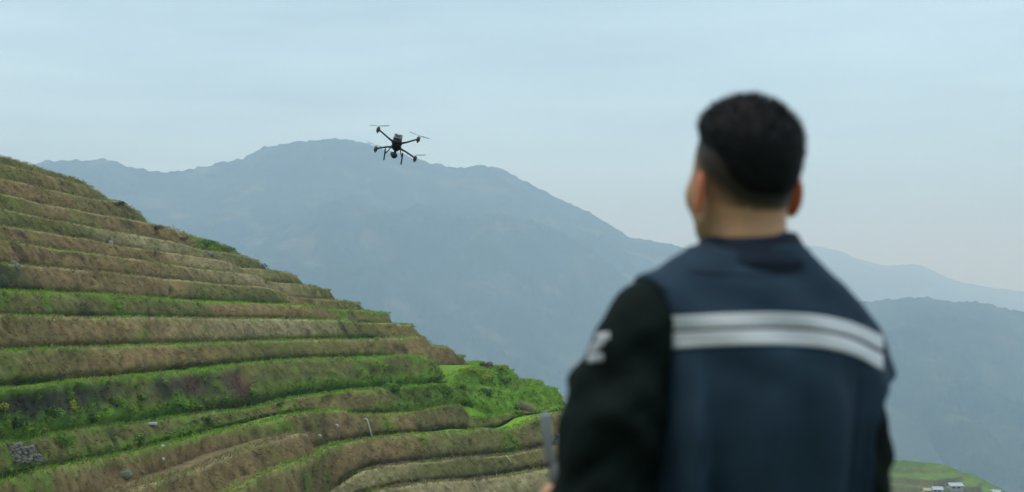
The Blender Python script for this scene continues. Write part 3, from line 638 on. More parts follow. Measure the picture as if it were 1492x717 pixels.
def shed(px, py, w, d, h, label, wall, roof, rz):
    b = hit(px, py, LH, 380); e = empty('farm_shed', b); e.rotation_euler = (0, 0, rz); tag(e, label, 'shed', 'farm sheds on the lower green hill')
    V, F = box((0, 0, h / 2 - .4), (w, d, h + .8)); mesh('wall', V, F, wall, e, smooth=False)
    r = [(-w * .55, -d * .6, h), (w * .55, -d * .6, h), (w * .55, d * .6, h), (-w * .55, d * .6, h), (-w * .55, 0, h + d * .28), (w * .55, 0, h + d * .28)]
    rv = [Vector(q) for q in r] + [Vector(q) + Vector((0, 0, .12)) for q in r]
    fs = [(0, 1, 5, 4), (3, 4, 5, 2), (6, 10, 11, 7), (9, 8, 11, 10), (0, 6, 7, 1), (3, 2, 8, 9), (0, 4, 10, 6), (4, 3, 9, 10), (1, 7, 11, 5), (5, 11, 8, 2)]
    mesh('roof', rv, fs, roof, e, smooth=False)
    V, F = box((w * .15, -d / 2 - .02, h * .4), (.8, .05, h * .8)); mesh('door', V, F, M_dark, e, smooth=False)
    V, F = box((-w * .25, -d / 2 - .02, h * .55), (.7, .05, .6)); mesh('window', V, F, M_dark, e, smooth=False)
shed(1391, 711, 3.6, 2.6, .6, 'long low shed with white roof, highest of the farm sheds', M_wall, M_roofw, .15)
shed(1366, 717, 2.6, 2.4, .7, 'squarish shed with bluish white roof beside the tan wall', M_roofw, M_roofw, -.2)
shed(1350, 720, 2.2, 2.0, 1.0, 'small shed with yellowish tan wall, leftmost of the farm sheds', material('tan_wall', (.42, .36, .18), .85, var=.2, scale=2), material('tan_roof', (.38, .33, .2), .8, var=.2), .1)
shed(1452, 722, 2.6, 1.8, 1.0, 'narrow white roofed shed at the right end of the green hill', M_wall, M_roofw, -.7)

# ------------------------------------------------------------------ implicit surfaces (for the person) turned into meshes
def snets(f, lo, hi, h):
    lo = np.array(lo, float); n = np.ceil((np.array(hi) - lo) / h).astype(int) + 1
    ax = [lo[k] + h * np.arange(n[k]) for k in range(3)]
    G = np.stack(np.meshgrid(*ax, indexing='ij'), -1); V = np.empty(n)
    for i in range(0, n[0], 24): V[i:i + 24] = f(G[i:i + 24])
    ins = V < 0; c = [n[0] - 1, n[1] - 1, n[2] - 1]
    acc = np.zeros((*c, 3)); cnt = np.zeros(c)
    def sl(d, size): return slice(d, d + size)
    for axis in range(3):
        o = [0, 1, 2]; o.remove(axis)
        for a in (0, 1):
            for b in (0, 1):
                d0 = [0, 0, 0]; d0[o[0]] = a; d0[o[1]] = b; d1 = list(d0); d1[axis] = 1
                s0 = tuple(sl(d0[k], c[k]) for k in range(3)); s1 = tuple(sl(d1[k], c[k]) for k in range(3))
                v0, v1 = V[s0], V[s1]; m = (v0 < 0) != (v1 < 0); t = np.where(m, v0 / np.where(m, v0 - v1, 1), 0)
                p = G[s0] + (G[s1] - G[s0]) * t[..., None]; acc += p * m[..., None]; cnt += m
    act = cnt > 0; idx = -np.ones(c, int); idx[act] = np.arange(act.sum()); verts = acc[act] / cnt[act][:, None]
    F = []
    for axis in range(3):
        o = [k for k in range(3) if k != axis]
        s0 = [slice(None)] * 3; s1 = [slice(None)] * 3; s0[axis] = slice(0, -1); s1[axis] = slice(1, None)
        a, b = ins[tuple(s0)], ins[tuple(s1)]; m = a != b; I = np.argwhere(m)
        ok = (I[:, o[0]] > 0) & (I[:, o[1]] > 0) & (I[:, o[0]] < c[o[0]]) & (I[:, o[1]] < c[o[1]]); I = I[ok]
        fl = a[tuple(I.T)]
        def g(da, db):
            J = I.copy(); J[:, o[0]] -= da; J[:, o[1]] -= db; return idx[tuple(J.T)]
        q = np.stack([g(1, 1), g(0, 1), g(0, 0), g(1, 0)], -1)
        fwd = fl if axis != 1 else ~fl
        q = np.where(fwd[:, None], q, q[:, ::-1]); F.append(q)
    return verts, np.concatenate(F)
def smin(a, b, k):
    hh = np.clip(0.5 + 0.5 * (b - a) / k, 0, 1); return b + (a - b) * hh - k * hh * (1 - hh)
def smax(a, b, k): return -smin(-a, -b, k)
def cone(P, a, b, ra, rb):
    a = np.array(a, float); b = np.array(b, float); ab = b - a; t = np.clip(((P - a) @ ab) / (ab @ ab), 0, 1)
    return np.linalg.norm(P - a - t[..., None] * ab, axis=-1) - (ra + (rb - ra) * t)
def chain(P, pts, rs, k=0.015):
    d = None
    for i in range(len(pts) - 1):
        c = cone(P, pts[i], pts[i + 1], rs[i], rs[i + 1]); d = c if d is None else smin(d, c, k)
    return d
def ellip(P, c, r, Rm=None):
    q = P - np.array(c, float)
    if Rm is not None: q = q @ Rm
    r = np.array(r, float); k0 = np.linalg.norm(q / r, axis=-1); k1 = np.linalg.norm(q / (r * r), axis=-1); return k0 * (k0 - 1) / np.maximum(k1, 1e-6)
def smoothmesh(V, F, it=2, lam=0.5):
    for _ in range(it):
        acc = np.zeros_like(V); cnt = np.zeros(len(V))
        for a in range(4):
            b = (a + 1) % 4
            np.add.at(acc, F[:, a], V[F[:, b]]); np.add.at(acc, F[:, b], V[F[:, a]]); np.add.at(cnt, F[:, a], 1); np.add.at(cnt, F[:, b], 1)
        V = V * (1 - lam) + lam * acc / np.maximum(cnt, 1)[:, None]
    return V

# ------------------------------------------------------------------ the person: seen from behind, looking towards the drone
PY = 2.2
def pp(px, py, D=PY): return at(px, py, D)
YAW = R(22); fw = np.array((-math.sin(YAW), math.cos(YAW), 0)); rt = np.array((math.cos(YAW), math.sin(YAW), 0))
HY = R(23); hf = np.array((-math.sin(HY) * math.cos(R(6)), math.cos(HY) * math.cos(R(6)), math.sin(R(6)))); hr = np.array((math.cos(HY), math.sin(HY), 0)); hu = np.cross(hr, hf)
HC = pp(1085, 247)
HM = np.stack([hr, hf, hu], 1)                                  # columns: right, forward, up
def hl(P): return (P - HC) @ HM
NECKB = pp(1092, 385); NECKB[1] = PY - 0.005
def head_sdf(P):
    q = hl(P)
    d = ellip(q, (0, -.004, .012), (.0745, .093, .087))                      # cranium
    d = smin(d, ellip(q, (0, .028, -.048), (.064, .064, .074)), .03)        # face
    d = smin(d, ellip(q, (0, .062, -.098), (.030, .026, .022)), .03)        # chin
    d = smin(d, cone(q, (-.052, .01, -.075), (-.018, .07, -.103), .014, .013), .025)
    d = smin(d, cone(q, (.052, .01, -.075), (.018, .07, -.103), .014, .013), .025)
    d = smin(d, cone(q, (0, .09, -.018), (0, .112, -.05), .007, .011), .012)   # nose
    d = smin(d, ellip(q, (0, .100, -.052), (.017, .010, .008)), .008)
    d = smin(d, cone(q, (-.018, .088, -.072), (.018, .088, -.072), .006, .006), .008)   # lips
    d = smin(d, cone(q, (-.032, .084, .003), (.032, .084, .003), .007, .007), .012)   # brow
    for s in (-1, 1):
        d = smax(d, -ellip(q, (s * .03, .1, -.012), (.015, .012, .009)), .01)
        d = smin(d, ellip(q, (s * .044, .056, -.045), (.019, .019, .020)), .03)
    nb = hl(NECKB[None])[0]
    d = smin(d, cone(q, (0, -.018, -.05), nb, .052, .062), .03)
    for s in (-1, 1):                                                       # ears
        c = np.array((s * .083, -.006, -.040)); e = q - c
        a = R(14) * s; ca, sa = math.cos(a * 1.6), math.sin(a * 1.6)
        e2 = np.stack([e[..., 0] * ca + e[..., 1] * sa, -e[..., 0] * sa + e[..., 1] * ca, e[..., 2] + e[..., 1] * .25], -1)
        ear = ellip(e2, (0, -.004, 0), (.0065, .0195, .034)); ear = smax(ear, -ellip(e2, (s * .007, 0, .003), (.006, .011, .021)), .004)
        d = smin(d, ear, .007)
    return d
def hair_thick(q):
    """hair length by place: full on top, faded at sides and nape"""
    w = q[..., 2]; v = q[..., 1]
    low = np.interp(v, [-.09, -.070, -.045, -.02, .05], [-.088, -.066, -.018, .006, .03])
    t = sstep(0, .055, w - low + .004 * vnoise(q * 120, 4))
    t = t * (1 - sstep(.055, .075, v + (w - .05) * -.35) * 1.0)
    return t * (.0070 + .0110 * sstep(-.01, .08, w))
def hair_sdf(P):
    q = hl(P); d = ellip(q, (0, -.004, .012), (.0745, .093, .087))
    th = hair_thick(q)
    return d - th * (1 + .16 * fbm(q * np.array([70, 70, 50]), 3, 8)) + .0035
# body joints
SHL = pp(938, 482, 2.12); ELL = pp(872, 745, 2.10); CC = np.array((.216, 2.575, 1.055))
SHR = pp(1232, 545, 2.27); ELR = pp(1252, 775, 2.30)
cr = rt; cn = np.array((0, 0, 1.0)) * .80 - fw * .60; ct = np.cross(cn, cr); CM = np.stack([cr, ct, cn], 1)   # controller axes: right, top edge, screen normal
def cw(a, t_, n_): return CC + cr * a + ct * t_ + cn * n_
WRL, WRR = cw(-.16, -.085, -.03), cw(.16, -.085, -.03)
TC = np.array([  # z, centre px offset x, half width, half depth
    (1.470, .000, .070, .070), (1.445, .002, .098, .080), (1.42, .004, .124, .096), (1.38, .008, .150, .112), (1.32, .014, .174, .124), (1.22, .018, .176, .118),
    (1.10, .014, .164, .102), (1.00, .010, .168, .104), (.90, .008, .180, .128), (.80, .006, .178, .125)])
BX = pp(1090, 445)[0]
def torso(P, grow=0.0):
    z = P[..., 2]; zz = TC[::-1, 0]; cx = BX + np.interp(z, zz, TC[::-1, 1]); a = np.interp(z, zz, TC[::-1, 2]) + grow; b = np.interp(z, zz, TC[::-1, 3]) + grow
    x = P[..., 0] - cx; y = P[..., 1] - PY; u_ = x * rt[0] + y * rt[1]; v_ = x * fw[0] + y * fw[1]
    r = (np.abs(u_ / a) ** 2.4 + np.abs(v_ / b) ** 2.4) ** (1 / 2.4)
    d = (r - 1) * np.minimum(a, b)
    return np.maximum(d, np.maximum(z - 1.475, .80 - z))
def fold(P, sc, seed, amp): return amp * fbm(P * np.array(sc), 3, seed)
def shoulders(P, gl=0.0):
    l1 = pp(1040, 418, 2.19); l2 = pp(944, 462, 2.13); r1 = pp(1135, 422, 2.21); r2 = pp(1215, 510, 2.27)
    d = smin(cone(P, l1, l2, .050, .056), cone(P, r1, r2, .050, .062), .02)
    return d - gl
def jacket_sdf(P):
    d = smin(torso(P, .002 - .034 * sstep(1.40, 1.30, P[..., 2]) * sstep(.86, .92, P[..., 2])), shoulders(P, .0), .04)
    la = chain(P, [SHL, (SHL + ELL) / 2 + np.array((-.012, 0, .0)), ELL, (ELL * .5 + WRL * .5), WRL], [.066, .083, .076, .060, .040], .03)
    ra = chain(P, [SHR, (SHR + ELR) / 2 + np.array((.004, 0, 0)), ELR, (ELR * .5 + WRR * .5), WRR], [.062, .062, .058, .052, .038], .03)
    Q = np.stack([P[..., 0], P[..., 1], P[..., 2] - P[..., 0] * .5], -1)
    fl = fold(Q, (9, 9, 17), 33, .010) + fold(Q + 3, (22, 22, 30), 34, .006) + .016 * fbm(Q * np.array((6, 6, 12)) + 8, 2, 35, ridged=True)
    sw = .0035 * np.sin(P[..., 2] * 62 + P[..., 0] * 75 + 5 * fbm(P * 5, 2, 36)) * sstep(1.42, 1.30, P[..., 2])
    fl = fl + sw
    d = smin(d, la + fl, .022); d = smin(d, ra + fl, .022)
    return smax(d, .84 - P[..., 2], .008)
def vest_sdf(P):
    d = smin(torso(P, .014), shoulders(P, .010), .045)
    x, z = P[..., 0], P[..., 2]; y = P[..., 1] - PY
    # droop over the far shoulder
    rc = cone(P, pp(1218, 512, 2.27), pp(1250, 552, 2.28), .054, .053); d = smin(d, rc, .035)
    Qf = np.stack([P[..., 0] + .25 * P[..., 2] * 0, P[..., 1], P[..., 2] * .16], -1)
    low = sstep(1.36, 1.18, z)
    uu_ = (x - BX) * rt[0] + y * rt[1]
    d = d + low * .0125 * np.sin(uu_ * 56 + 2.2 * fbm(Qf * 6, 2, 48) + 1.0) - (1 - low) * .003 * np.sin(uu_ * 40 + z * 60)
    d = d - low * .010 + low * (.022 * fbm(Qf * 11, 2, 44) + .010 * fbm(Qf * 34, 2, 45)) + .004 * fbm(P * np.array((9, 9, 13)), 3, 46) + .003 * (1 - low) * fbm(P * np.array((16, 16, 7)) + 5, 2, 47)
    # armholes: left edge and right edge as functions of height (picture plane of the back), following the torso round
    u_ = (x - BX) * rt[0] + y * rt[1]; 
    zl = [.80, 1.05, 1.20, 1.30, 1.36, 1.405, 1.44]; ul = [-.215, -.198, -.179, -.172, -.171, -.174, -.19]
    zr = [.80, 1.05, 1.20, 1.25, 1.275, 1.33, 1.44]; ur = [.17, .152, .146, .165, .25, .27, .28]
    d = smax(d, np.interp(z, zl, ul) - u_, .004); d = smax(d, u_ - np.interp(z, zr, ur), .004)
    d = smax(d, .86 - z, .01)
    return d
def collar_sdf(P):
    q = P - NECKB; z = P[..., 2]; base = pp(1092, 384)[2]; topz = pp(1092, 340)[2]
    # ring that narrows upward, open at the front, a little higher at the back
    tt = np.clip((z - base) / (topz - base), 0, 1); cx = NECKB[0] + (.002 + .001 * tt)
    x = P[..., 0] - cx; y = P[..., 1] - (PY + .004 + .012 * tt)
    u_ = x * rt[0] + y * rt[1]; v_ = x * fw[0] + y * fw[1]
    a = .096 - .031 * tt ** .7; b = .098 - .030 * tt
    r = (np.abs(u_ / a) ** 2.2 + np.abs(v_ / b) ** 2.2) ** (1 / 2.2); d = np.abs((r - 1) * a) - .0045
    d = smax(d, z - (topz + .002 - .22 * np.maximum(0, v_)), .004); d = smax(d, base - .03 - z, .004)
    return d + .0015 * fbm(P * 25, 2, 60)
M_skin = material('skin', attr='Col', rough=.55, var=.07, scale=25, bump=.0006, bscale=300, sss=.12, spec=.35)
M_hair = material('black_hair', (.0055, .006, .007), .62, var=.3, scale=60, bump=.002, bscale=220, spec=.22)
M_navy = material('navy_cloth', (.019, .040, .063), .88, var=.16, scale=14, bump=.0008, bscale=420, spec=.2)
M_collar = material('dark_navy_collar', (.008, .016, .029), .85, var=.15, scale=20, bump=.0008, bscale=420, spec=.2)
M_black = material('black_green_sleeve_cloth', (.0052, .0105, .0092), .9, var=.2, scale=12, bump=.0008, bscale=380, spec=.12)
M_refl = material('reflective_tape', (.56, .585, .60), .45, var=.06, scale=12, bump=.0005, bscale=500, spec=.5)
M_print = material('white_print', (.42, .44, .46), .7, var=.15, scale=60)
M_trous = material('dark_trousers', (.016, .02, .028), .85, var=.15, scale=12, bump=.001, bscale=300)
M_shoe = material('shoe_leather', (.02, .018, .016), .5, var=.2, scale=30)
person = empty('person', (BX, PY, 0)); tag(person, 'man seen from behind in navy vest with silver stripes, holding a controller', 'person')
def pmesh(name, f, lo, hi, h, mat, par=person, sm=2, cols=None):
    V, F = snets(f, lo, hi, h); V = smoothmesh(V, F, sm)
    o = mesh(name, V, F, mat, None, cols=cols(V) if cols else None); o.parent = par; o.matrix_parent_inverse = par.matrix_world.inverted() if False else Matrix.Translation(-Vector(par_world(par)))
    return o
def par_world(o):
    p = Vector((0, 0, 0))
    while o is not None:
        p = p + o.location + (o.matrix_parent_inverse.translation if o.parent else Vector((0, 0, 0))); o = o.parent
    return p
SKIN = np.array((.53, .295, .165))
def skin_cols(V):
    q = hl(V); c = np.tile(SKIN, (len(V), 1)); d = head_sdf(V) * 0
    w, v = q[:, 2], q[:, 1]
    scalp = (ellip(q, (0, -.004, .012), (.0745, .093, .087)) < .012)
    low = np.interp(v, [-.09, -.065, -.03, 0, .05], [-.106, -.094, -.066, -.048, .0])
    st = sstep(-.005, .06, w - low + .004 * vnoise(q * 150, 4)) * scalp * (v < .05) * (w > -.125)
    st = np.clip(st * 1.0, 0, .97)[:, None]; c = c * (1 - st) + np.array((.016, .016, .015)) * st
    ear = (np.abs(q[:, 0]) > .079) & (w < .01) & (w > -.09); c[ear] = SKIN * np.array((1.25, .62, .52))
    lips = (v > .085) & (w < -.062) & (w > -.082) & (np.abs(q[:, 0]) < .024); c[lips] = SKIN * np.array((.85, .5, .5))
    brow = (v > .075) & (w > .000) & (w < .010) & (np.abs(q[:, 0]) > .012) & (np.abs(q[:, 0]) < .045); c[brow] = (.03, .025, .02)
    return c
# body: one mesh built at three finenesses (head and neck, trunk and limbs, hands)
HIPL, HIPR = np.array((BX, PY, .92)) - rt * .09, np.array((BX, PY, .92)) + rt * .09
KNL, KNR = HIPL + fw * .03 + np.array((0, 0, -.43)) - rt * .015, HIPR + fw * .02 + np.array((0, 0, -.43)) + rt * .015
ANL, ANR = KNL - fw * .03 + np.array((0, 0, -.40)), KNR - fw * .02 + np.array((0, 0, -.40))
def trunk_sdf(P):
    d = torso(P, -.048); d = smax(d, P[..., 2] - 1.44, .02)
    d = smin(d, cone(P, NECKB + np.array((0, 0, .03)), NECKB + np.array((0, 0, -.10)), .055, .07), .03)
    for S_, E_, W_ in ((SHL, ELL, WRL), (SHR, ELR, WRR)): d = smin(d, chain(P, [S_ + (np.array((0, 0, -.02))), E_, W_], [.048, .037, .026]), .03)
    for H_, K_, A_ in ((HIPL, KNL, ANL), (HIPR, KNR, ANR)):
        d = smin(d, chain(P, [H_, K_, A_, A_ + fw * .0 + np.array((0, 0, -.03))], [.085, .055, .037, .036]), .03)
        d = smin(d, cone(P, A_ + np.array((0, 0, -.05)), A_ + fw * .15 + np.array((0, 0, -.065)), .032, .022), .02)
    return d
def hand_sdf(sg):
    def f(P):
        q = (P - CC) @ CM; q = np.stack([q[..., 0] * sg, q[..., 1], q[..., 2]], -1)
        d = ellip(q, (.158, -.012, -.018), (.017, .046, .040))
        d = smin(d, cone(q, (.16, -.085, -.03), (.158, -.045, -.024), .026, .026), .02)
        for i, (tt, ln) in enumerate(((.030, 1.0), (.010, 1.06), (-.010, .98), (-.028, .80))):
            pts = [(.158, tt, -.036), (.158 - .022 * ln, tt + .002, -.062), (.158 - .062 * ln, tt + .003, -.066), (.158 - .088 * ln, tt + .002, -.052)]
            d = smin(d, chain(q, pts, [.0100, .0092, .0082, .0070], .004), .005)
        d = smin(d, chain(q, [(.160, -.035, -.002), (.150, -.012, .030), (.128, .008, .040), (.108, .022, .036)], [.015, .0115, .0100, .0082], .006), .010)
        return d
    return f
parts = []
V1, F1 = snets(head_sdf, HC + np.array((-.15, -.15, -.25)), HC + np.array((.15, .17, .14)), .0035); V1 = smoothmesh(V1, F1, 1, .4); parts.append((V1, F1))
V1, F1 = snets(trunk_sdf, (BX - .36, PY - .30, -.0), (BX + .36, PY + .55, 1.50), .012); parts.append((smoothmesh(V1, F1, 2), F1))
for sg in (-1, 1):
    c = cw(.15 * sg, -.01, -.02); V1, F1 = snets(hand_sdf(sg), c - .12, c + .12, .003); parts.append((smoothmesh(V1, F1, 1, .4), F1))
off = 0; VV, FF = [], []
for v, f in parts: VV.append(v); FF.append(f + off); off += len(v)
VV = np.concatenate(VV); FF = np.concatenate(FF)
def attach(o, par=person):
    o.parent = par; o.matrix_parent_inverse = Matrix.Translation(-par_world(par)); return o
attach(mesh('body', VV, FF, M_skin, cols=skin_cols(VV)))
# eyes
M_eye = material('eye_white', (.75, .73, .70), .2, var=.03, spec=.6); M_iris = material('dark_iris', (.02, .012, .008), .15, var=.05, spec=.7)
for s in (-1, 1):
    for nm, r_, off_, mt in (('eye', .0115, .0, M_eye),):
        bm = bmesh.new(); bmesh.ops.create_uvsphere(bm, u_segments=16, v_segments=10, radius=r_); Ve = [Vector(HC + HM @ np.array((s * .03, .081, -.012))) + v.co for v in bm.verts]; Fe = [tuple(v.index for v in f.verts) for f in bm.faces]; bm.free()
        eye = attach(mesh('eye', Ve, Fe, mt))
        bm = bmesh.new(); bmesh.ops.create_uvsphere(bm, u_segments=12, v_segments=8, radius=.0058); Ve = [Vector(HC + HM @ np.array((s * .03, .0872, -.012))) + v.co for v in bm.verts]; Fe = [tuple(v.index for v in f.verts) for f in bm.faces]; bm.free()
        attach(mesh('iris', Ve, Fe, M_iris), eye)
# hair: cap plus thousands of short strands
V1, F1 = snets(hair_sdf, HC + np.array((-.13, -.14, -.13)), HC + np.array((.13, .14, .14)), .0035); V1 = smoothmesh(V1, F1, 1, .4)
# drop cap faces hidden under the scalp
keep = hair_thick(hl(V1)) > .0042; F1 = F1[keep[F1].all(1)]
rs = np.random.default_rng(8); cand = V1[rs.integers(0, len(V1), 9000)]; q = hl(cand); th = hair_thick(q); m = th > .002; cand, q, th = cand[m], q[m], th[m]
nrm = q / np.array((.0745, .093, .087)) ** 2; nrm /= np.linalg.norm(nrm, axis=1)[:, None]; nw = nrm @ HM.T
dr = nw + rs.normal(0, .35, nw.shape) + hu * .35; dr /= np.linalg.norm(dr, axis=1)[:, None]; sd_ = np.cross(dr, rs.normal(0, 1, dr.shape)); sd_ /= np.linalg.norm(sd_, axis=1)[:, None]
c0 = cand - nw * .003; ln = (.004 + th * .45)[:, None]; tri = np.stack([c0 - sd_ * .0008, c0 + sd_ * .0008, c0 + dr * ln + nw * .001], 1).reshape(-1, 3)
nb = len(V1); Fs = [tuple(f) for f in F1] + [(nb + 3 * i, nb + 3 * i + 1, nb + 3 * i + 2) for i in range(len(tri) // 3)]
attach(mesh('hair', np.concatenate([V1, tri]), Fs, M_hair))
lo, hi = (BX - .40, PY - .32, .82), (BX + .40, PY + .52, 1.52)
jk = pmesh('jacket', jacket_sdf, lo, hi, .0065, M_black)
vs = pmesh('vest', vest_sdf, (BX - .30, PY - .26, .84), (BX + .33, PY + .26, 1.52), .0055, M_navy, sm=2)
pmesh('collar', collar_sdf, (BX - .14, PY - .14, 1.40), (BX + .14, PY + .15, 1.53), .0035, M_collar, sm=1)
def trous_sdf(P):
    d = torso(P, .004); d = smax(d, P[..., 2] - .95, .01)
    for H_, K_, A_ in ((HIPL, KNL, ANL), (HIPR, KNR, ANR)): d = smin(d, chain(P, [H_ + np.array((0, 0, -.02)), K_, A_ + np.array((0, 0, -.01))], [.108, .080, .070], .03), .03)
    return smax(d + .006 * fbm(P * np.array((12, 12, 16)), 3, 71), .065 - P[..., 2], .008)
pmesh('trousers', trous_sdf, (BX - .30, PY - .25, .02), (BX + .30, PY + .28, .98), .012, M_trous)
for A_ in (ANL, ANR):
    a0 = np.array((A_[0], A_[1], 0))
    def shoe_sdf(P, a0=a0): 
        d = smin(cone(P, a0 + np.array((0, 0, .05)), a0 + np.array((0, 0, .10)), .046, .042), cone(P, a0 + np.array((0, 0, .045)), a0 + fw * .17 + np.array((0, 0, .035)), .045, .036), .03)
        return smax(d, .003 - P[..., 2], .006)
    pmesh('shoe', shoe_sdf, a0 - np.array((.25, .25, .02)), a0 + np.array((.25, .28, .2)), .008, M_shoe)
# reflective tape and the print: patches laid on the cloth
def bvh_of(*objs):
    Vs, Fs, b = [], [], 0
    for o in objs:
        v = np.empty(len(o.data.vertices) * 3); o.data.vertices.foreach_get('co', v); v = v.reshape(-1, 3); Vs.append(v)
        for p in o.data.polygons: Fs.append([i + b for i in p.vertices])
        b += len(v)
    return BVHTree.FromPolygons(np.concatenate(Vs).tolist(), Fs)
BV = bvh_of(vs); BJ = bvh_of(jk)
def patch(name, centre, half, mat, par, bvh, n=90, m=7, lift=.0022, thick=.0012):
    """strip along a photo-space centre line [(x, y)], half height in pixels [(x, h)], pressed onto the cloth"""
    xs_ = np.linspace(centre[0][0], centre[-1][0], n); yc = smooth1(np.interp(xs_, [c[0] for c in centre], [c[1] for c in centre]), 3)
    hh = np.interp(xs_, [c[0] for c in half], [c[1] for c in half]); V = []; last = None; Fq = []
    Y = np.full((n, m), np.nan)
    for i in range(n):
        for j in range(m):
            y_ = yc[i] + hh[i] * (2 * j / (m - 1) - 1); d = Vector(at(xs_[i], y_, 1.0)) - Vector((0, 0, EYE)); d.normalize()
            r = bvh.ray_cast(Vector((0, 0, EYE)), d, 4)
            if r[0] is not None: Y[i, j] = r[0].y
    for i in range(n):
        for j in range(m):
            if np.isnan(Y[i, j]): Y[i, j] = Y[i, j - 1] if j and not np.isnan(Y[i, j - 1]) else (Y[i - 1, j] if i else 2.1)
    for i in range(1, n): Y[i] = np.minimum(Y[i], Y[i - 1] + .0045)
    for j in range(m): Y[:, j] = smooth1(Y[:, j], 1.5)
    front, backv = [], []
    for i in range(n):
        for j in range(m):
            y_ = yc[i] + hh[i] * (2 * j / (m - 1) - 1); p = at(xs_[i], y_, Y[i, j]); d = p - np.array((0, 0, EYE)); d /= np.linalg.norm(d)
            front.append(p - d * (lift + thick)); backv.append(p - d * (lift - .004))
    f = grid_faces(n, m, flip=False); b = n * m; F = [tuple(q) for q in f] + [tuple(q[::-1] + b) for q in f]
    def rim(a, c): F.append((a, c, c + b, a + b))
    for i in range(n - 1): rim(i * m, (i + 1) * m); rim((i + 1) * m + m - 1, i * m + m - 1)
    for j in range(m - 1): rim(j + 1, j); rim((n - 1) * m + j, (n - 1) * m + j + 1)
    o = mesh(name, np.array(front + backv), F, mat); attach(o, par); return o
cl_ = [(972, 485), (1050, 480.5), (1125, 478.5), (1190, 482), (1220, 487), (1246, 494), (1270, 505), (1287, 516)]
patch('reflective_stripe', [(x, y - 13.3) for x, y in cl_], [(972, 10.3), (1200, 10), (1250, 10), (1286, 11)], M_refl, vs, BV)
patch('reflective_stripe', [(x, y + 12.3 + max(0, x - 1240) * .06) for x, y in cl_], [(972, 11.5), (1200, 11), (1286, 11.5)], M_refl, vs, BV)
for pts_, hw in (([(868, 491), (888, 489)], 5.5), ([(862, 503), (880, 499)], 4), ([(857, 512), (872, 508)], 3.5), ([(856, 523), (879, 520)], 6)):
    patch('sleeve_print', pts_, [(pts_[0][0], hw), (pts_[1][0], hw)], M_print, jk, BJ, n=14, m=5, lift=.0018)
# seams of the vest
def seam(pts_, par, bvh, mat, r=.0016, name='seam'):
    out = []; q = np.array(pts_, float); d = np.concatenate([[0], np.cumsum(np.hypot(*np.diff(q, axis=0).T))]); s_ = np.arange(0, d[-1], 5)
    xs_ = smooth1(np.interp(s_, d, q[:, 0]), 2); ys_ = smooth1(np.interp(s_, d, q[:, 1]), 2)
    for x, y in zip(xs_, ys_):
        dd_ = (Vector(at(x, y, 1.0)) - Vector((0, 0, EYE))).normalized(); h_ = bvh.ray_cast(Vector((0, 0, EYE)), dd_, 4)
        if h_[0] is not None: out.append(h_[0] - dd_ * .0006)
    if len(out) > 2:
        V, F = tube(out, r, 6); attach(mesh(name, V, F, mat), par)
seam([(1255, 545), (1250, 600), (1243, 660), (1236, 740)], vs, BV, M_collar)
seam([(1000, 395), (1050, 400), (1100, 402), (1150, 398), (1180, 392)], vs, BV, M_collar, .0012)

# the remote controller in his hands
M_ctrl = material('grey_plastic', (.10, .11, .12), .5, var=.08, scale=60, spec=.4); M_scr = material('screen_glass', (.012, .014, .018), .1, var=.02, spec=.6, coat=.5)
M_ant = material('antenna_plastic', (.34, .38, .40), .5, var=.08, scale=60, spec=.4)
CT = Matrix(((cr[0], ct[0], cn[0], CC[0]), (cr[1], ct[1], cn[1], CC[1]), (cr[2], ct[2], cn[2], CC[2]), (0, 0, 0, 1)))
ctrl = empty('remote_controller', CC); tag(ctrl, 'grey remote controller with two stick antennas held in the hands of the man', 'controller')
def cpart(name, vf, mat, par=None, smooth=False):
    o = mesh(name, [CT @ Vector(v) for v in vf[0]], vf[1], mat, smooth=smooth); attach(o, par or ctrl); return o
cpart('casing', box((0, 0, 0), (.285, .150, .042), None, .016), M_ctrl)
cpart('screen', box((0, .005, .0225), (.150, .098, .004), None, .001), M_scr)
for s in (-1, 1):
    st = cpart('control_stick', tube([(s * .108, .022, .018), (s * .108, .022, .030)], [.004, .004], 10), M_scr); cpart('stick_cap', tube([(s * .108, .022, .029), (s * .108, .022, .0315)], [.009, .009], 12), M_scr, st)
    cpart('grip', box((s * .118, -.02, -.024), (.030, .105, .026), None, .010), M_ctrl)
for s, tipp in ((-1, pp(794, 602, 2.56)), (1, None)):
    a = cw(s * .135, .070, 0.0); b_ = a + np.array((0, 0, .01)); tipw = tipp if tipp is not None else a + ct * .04 + np.array((.02, .02, .165))
    mid = a + (tipw - a) * .12
    V, F = tube([a, mid], [.006, .006], 10); an = attach(mesh('antenna', V, F, M_ctrl), ctrl)
    # flat paddle
    ax_ = Vector(tipw - mid); L_ = ax_.length; z_ = ax_.normalized(); x_ = Vector(rt); x_ = (x_ - z_ * x_.dot(z_)).normalized(); y_ = z_.cross(x_)
    M_ = Matrix((( x_.x, y_.x, z_.x, mid[0]), (x_.y, y_.y, z_.y, mid[1]), (x_.z, y_.z, z_.z, mid[2]), (0, 0, 0, 1)))
    V, F = box((0, 0, L_ / 2), (.0165, .009, L_), M_, .003); attach(mesh('antenna_paddle', V, F, M_ant), an)

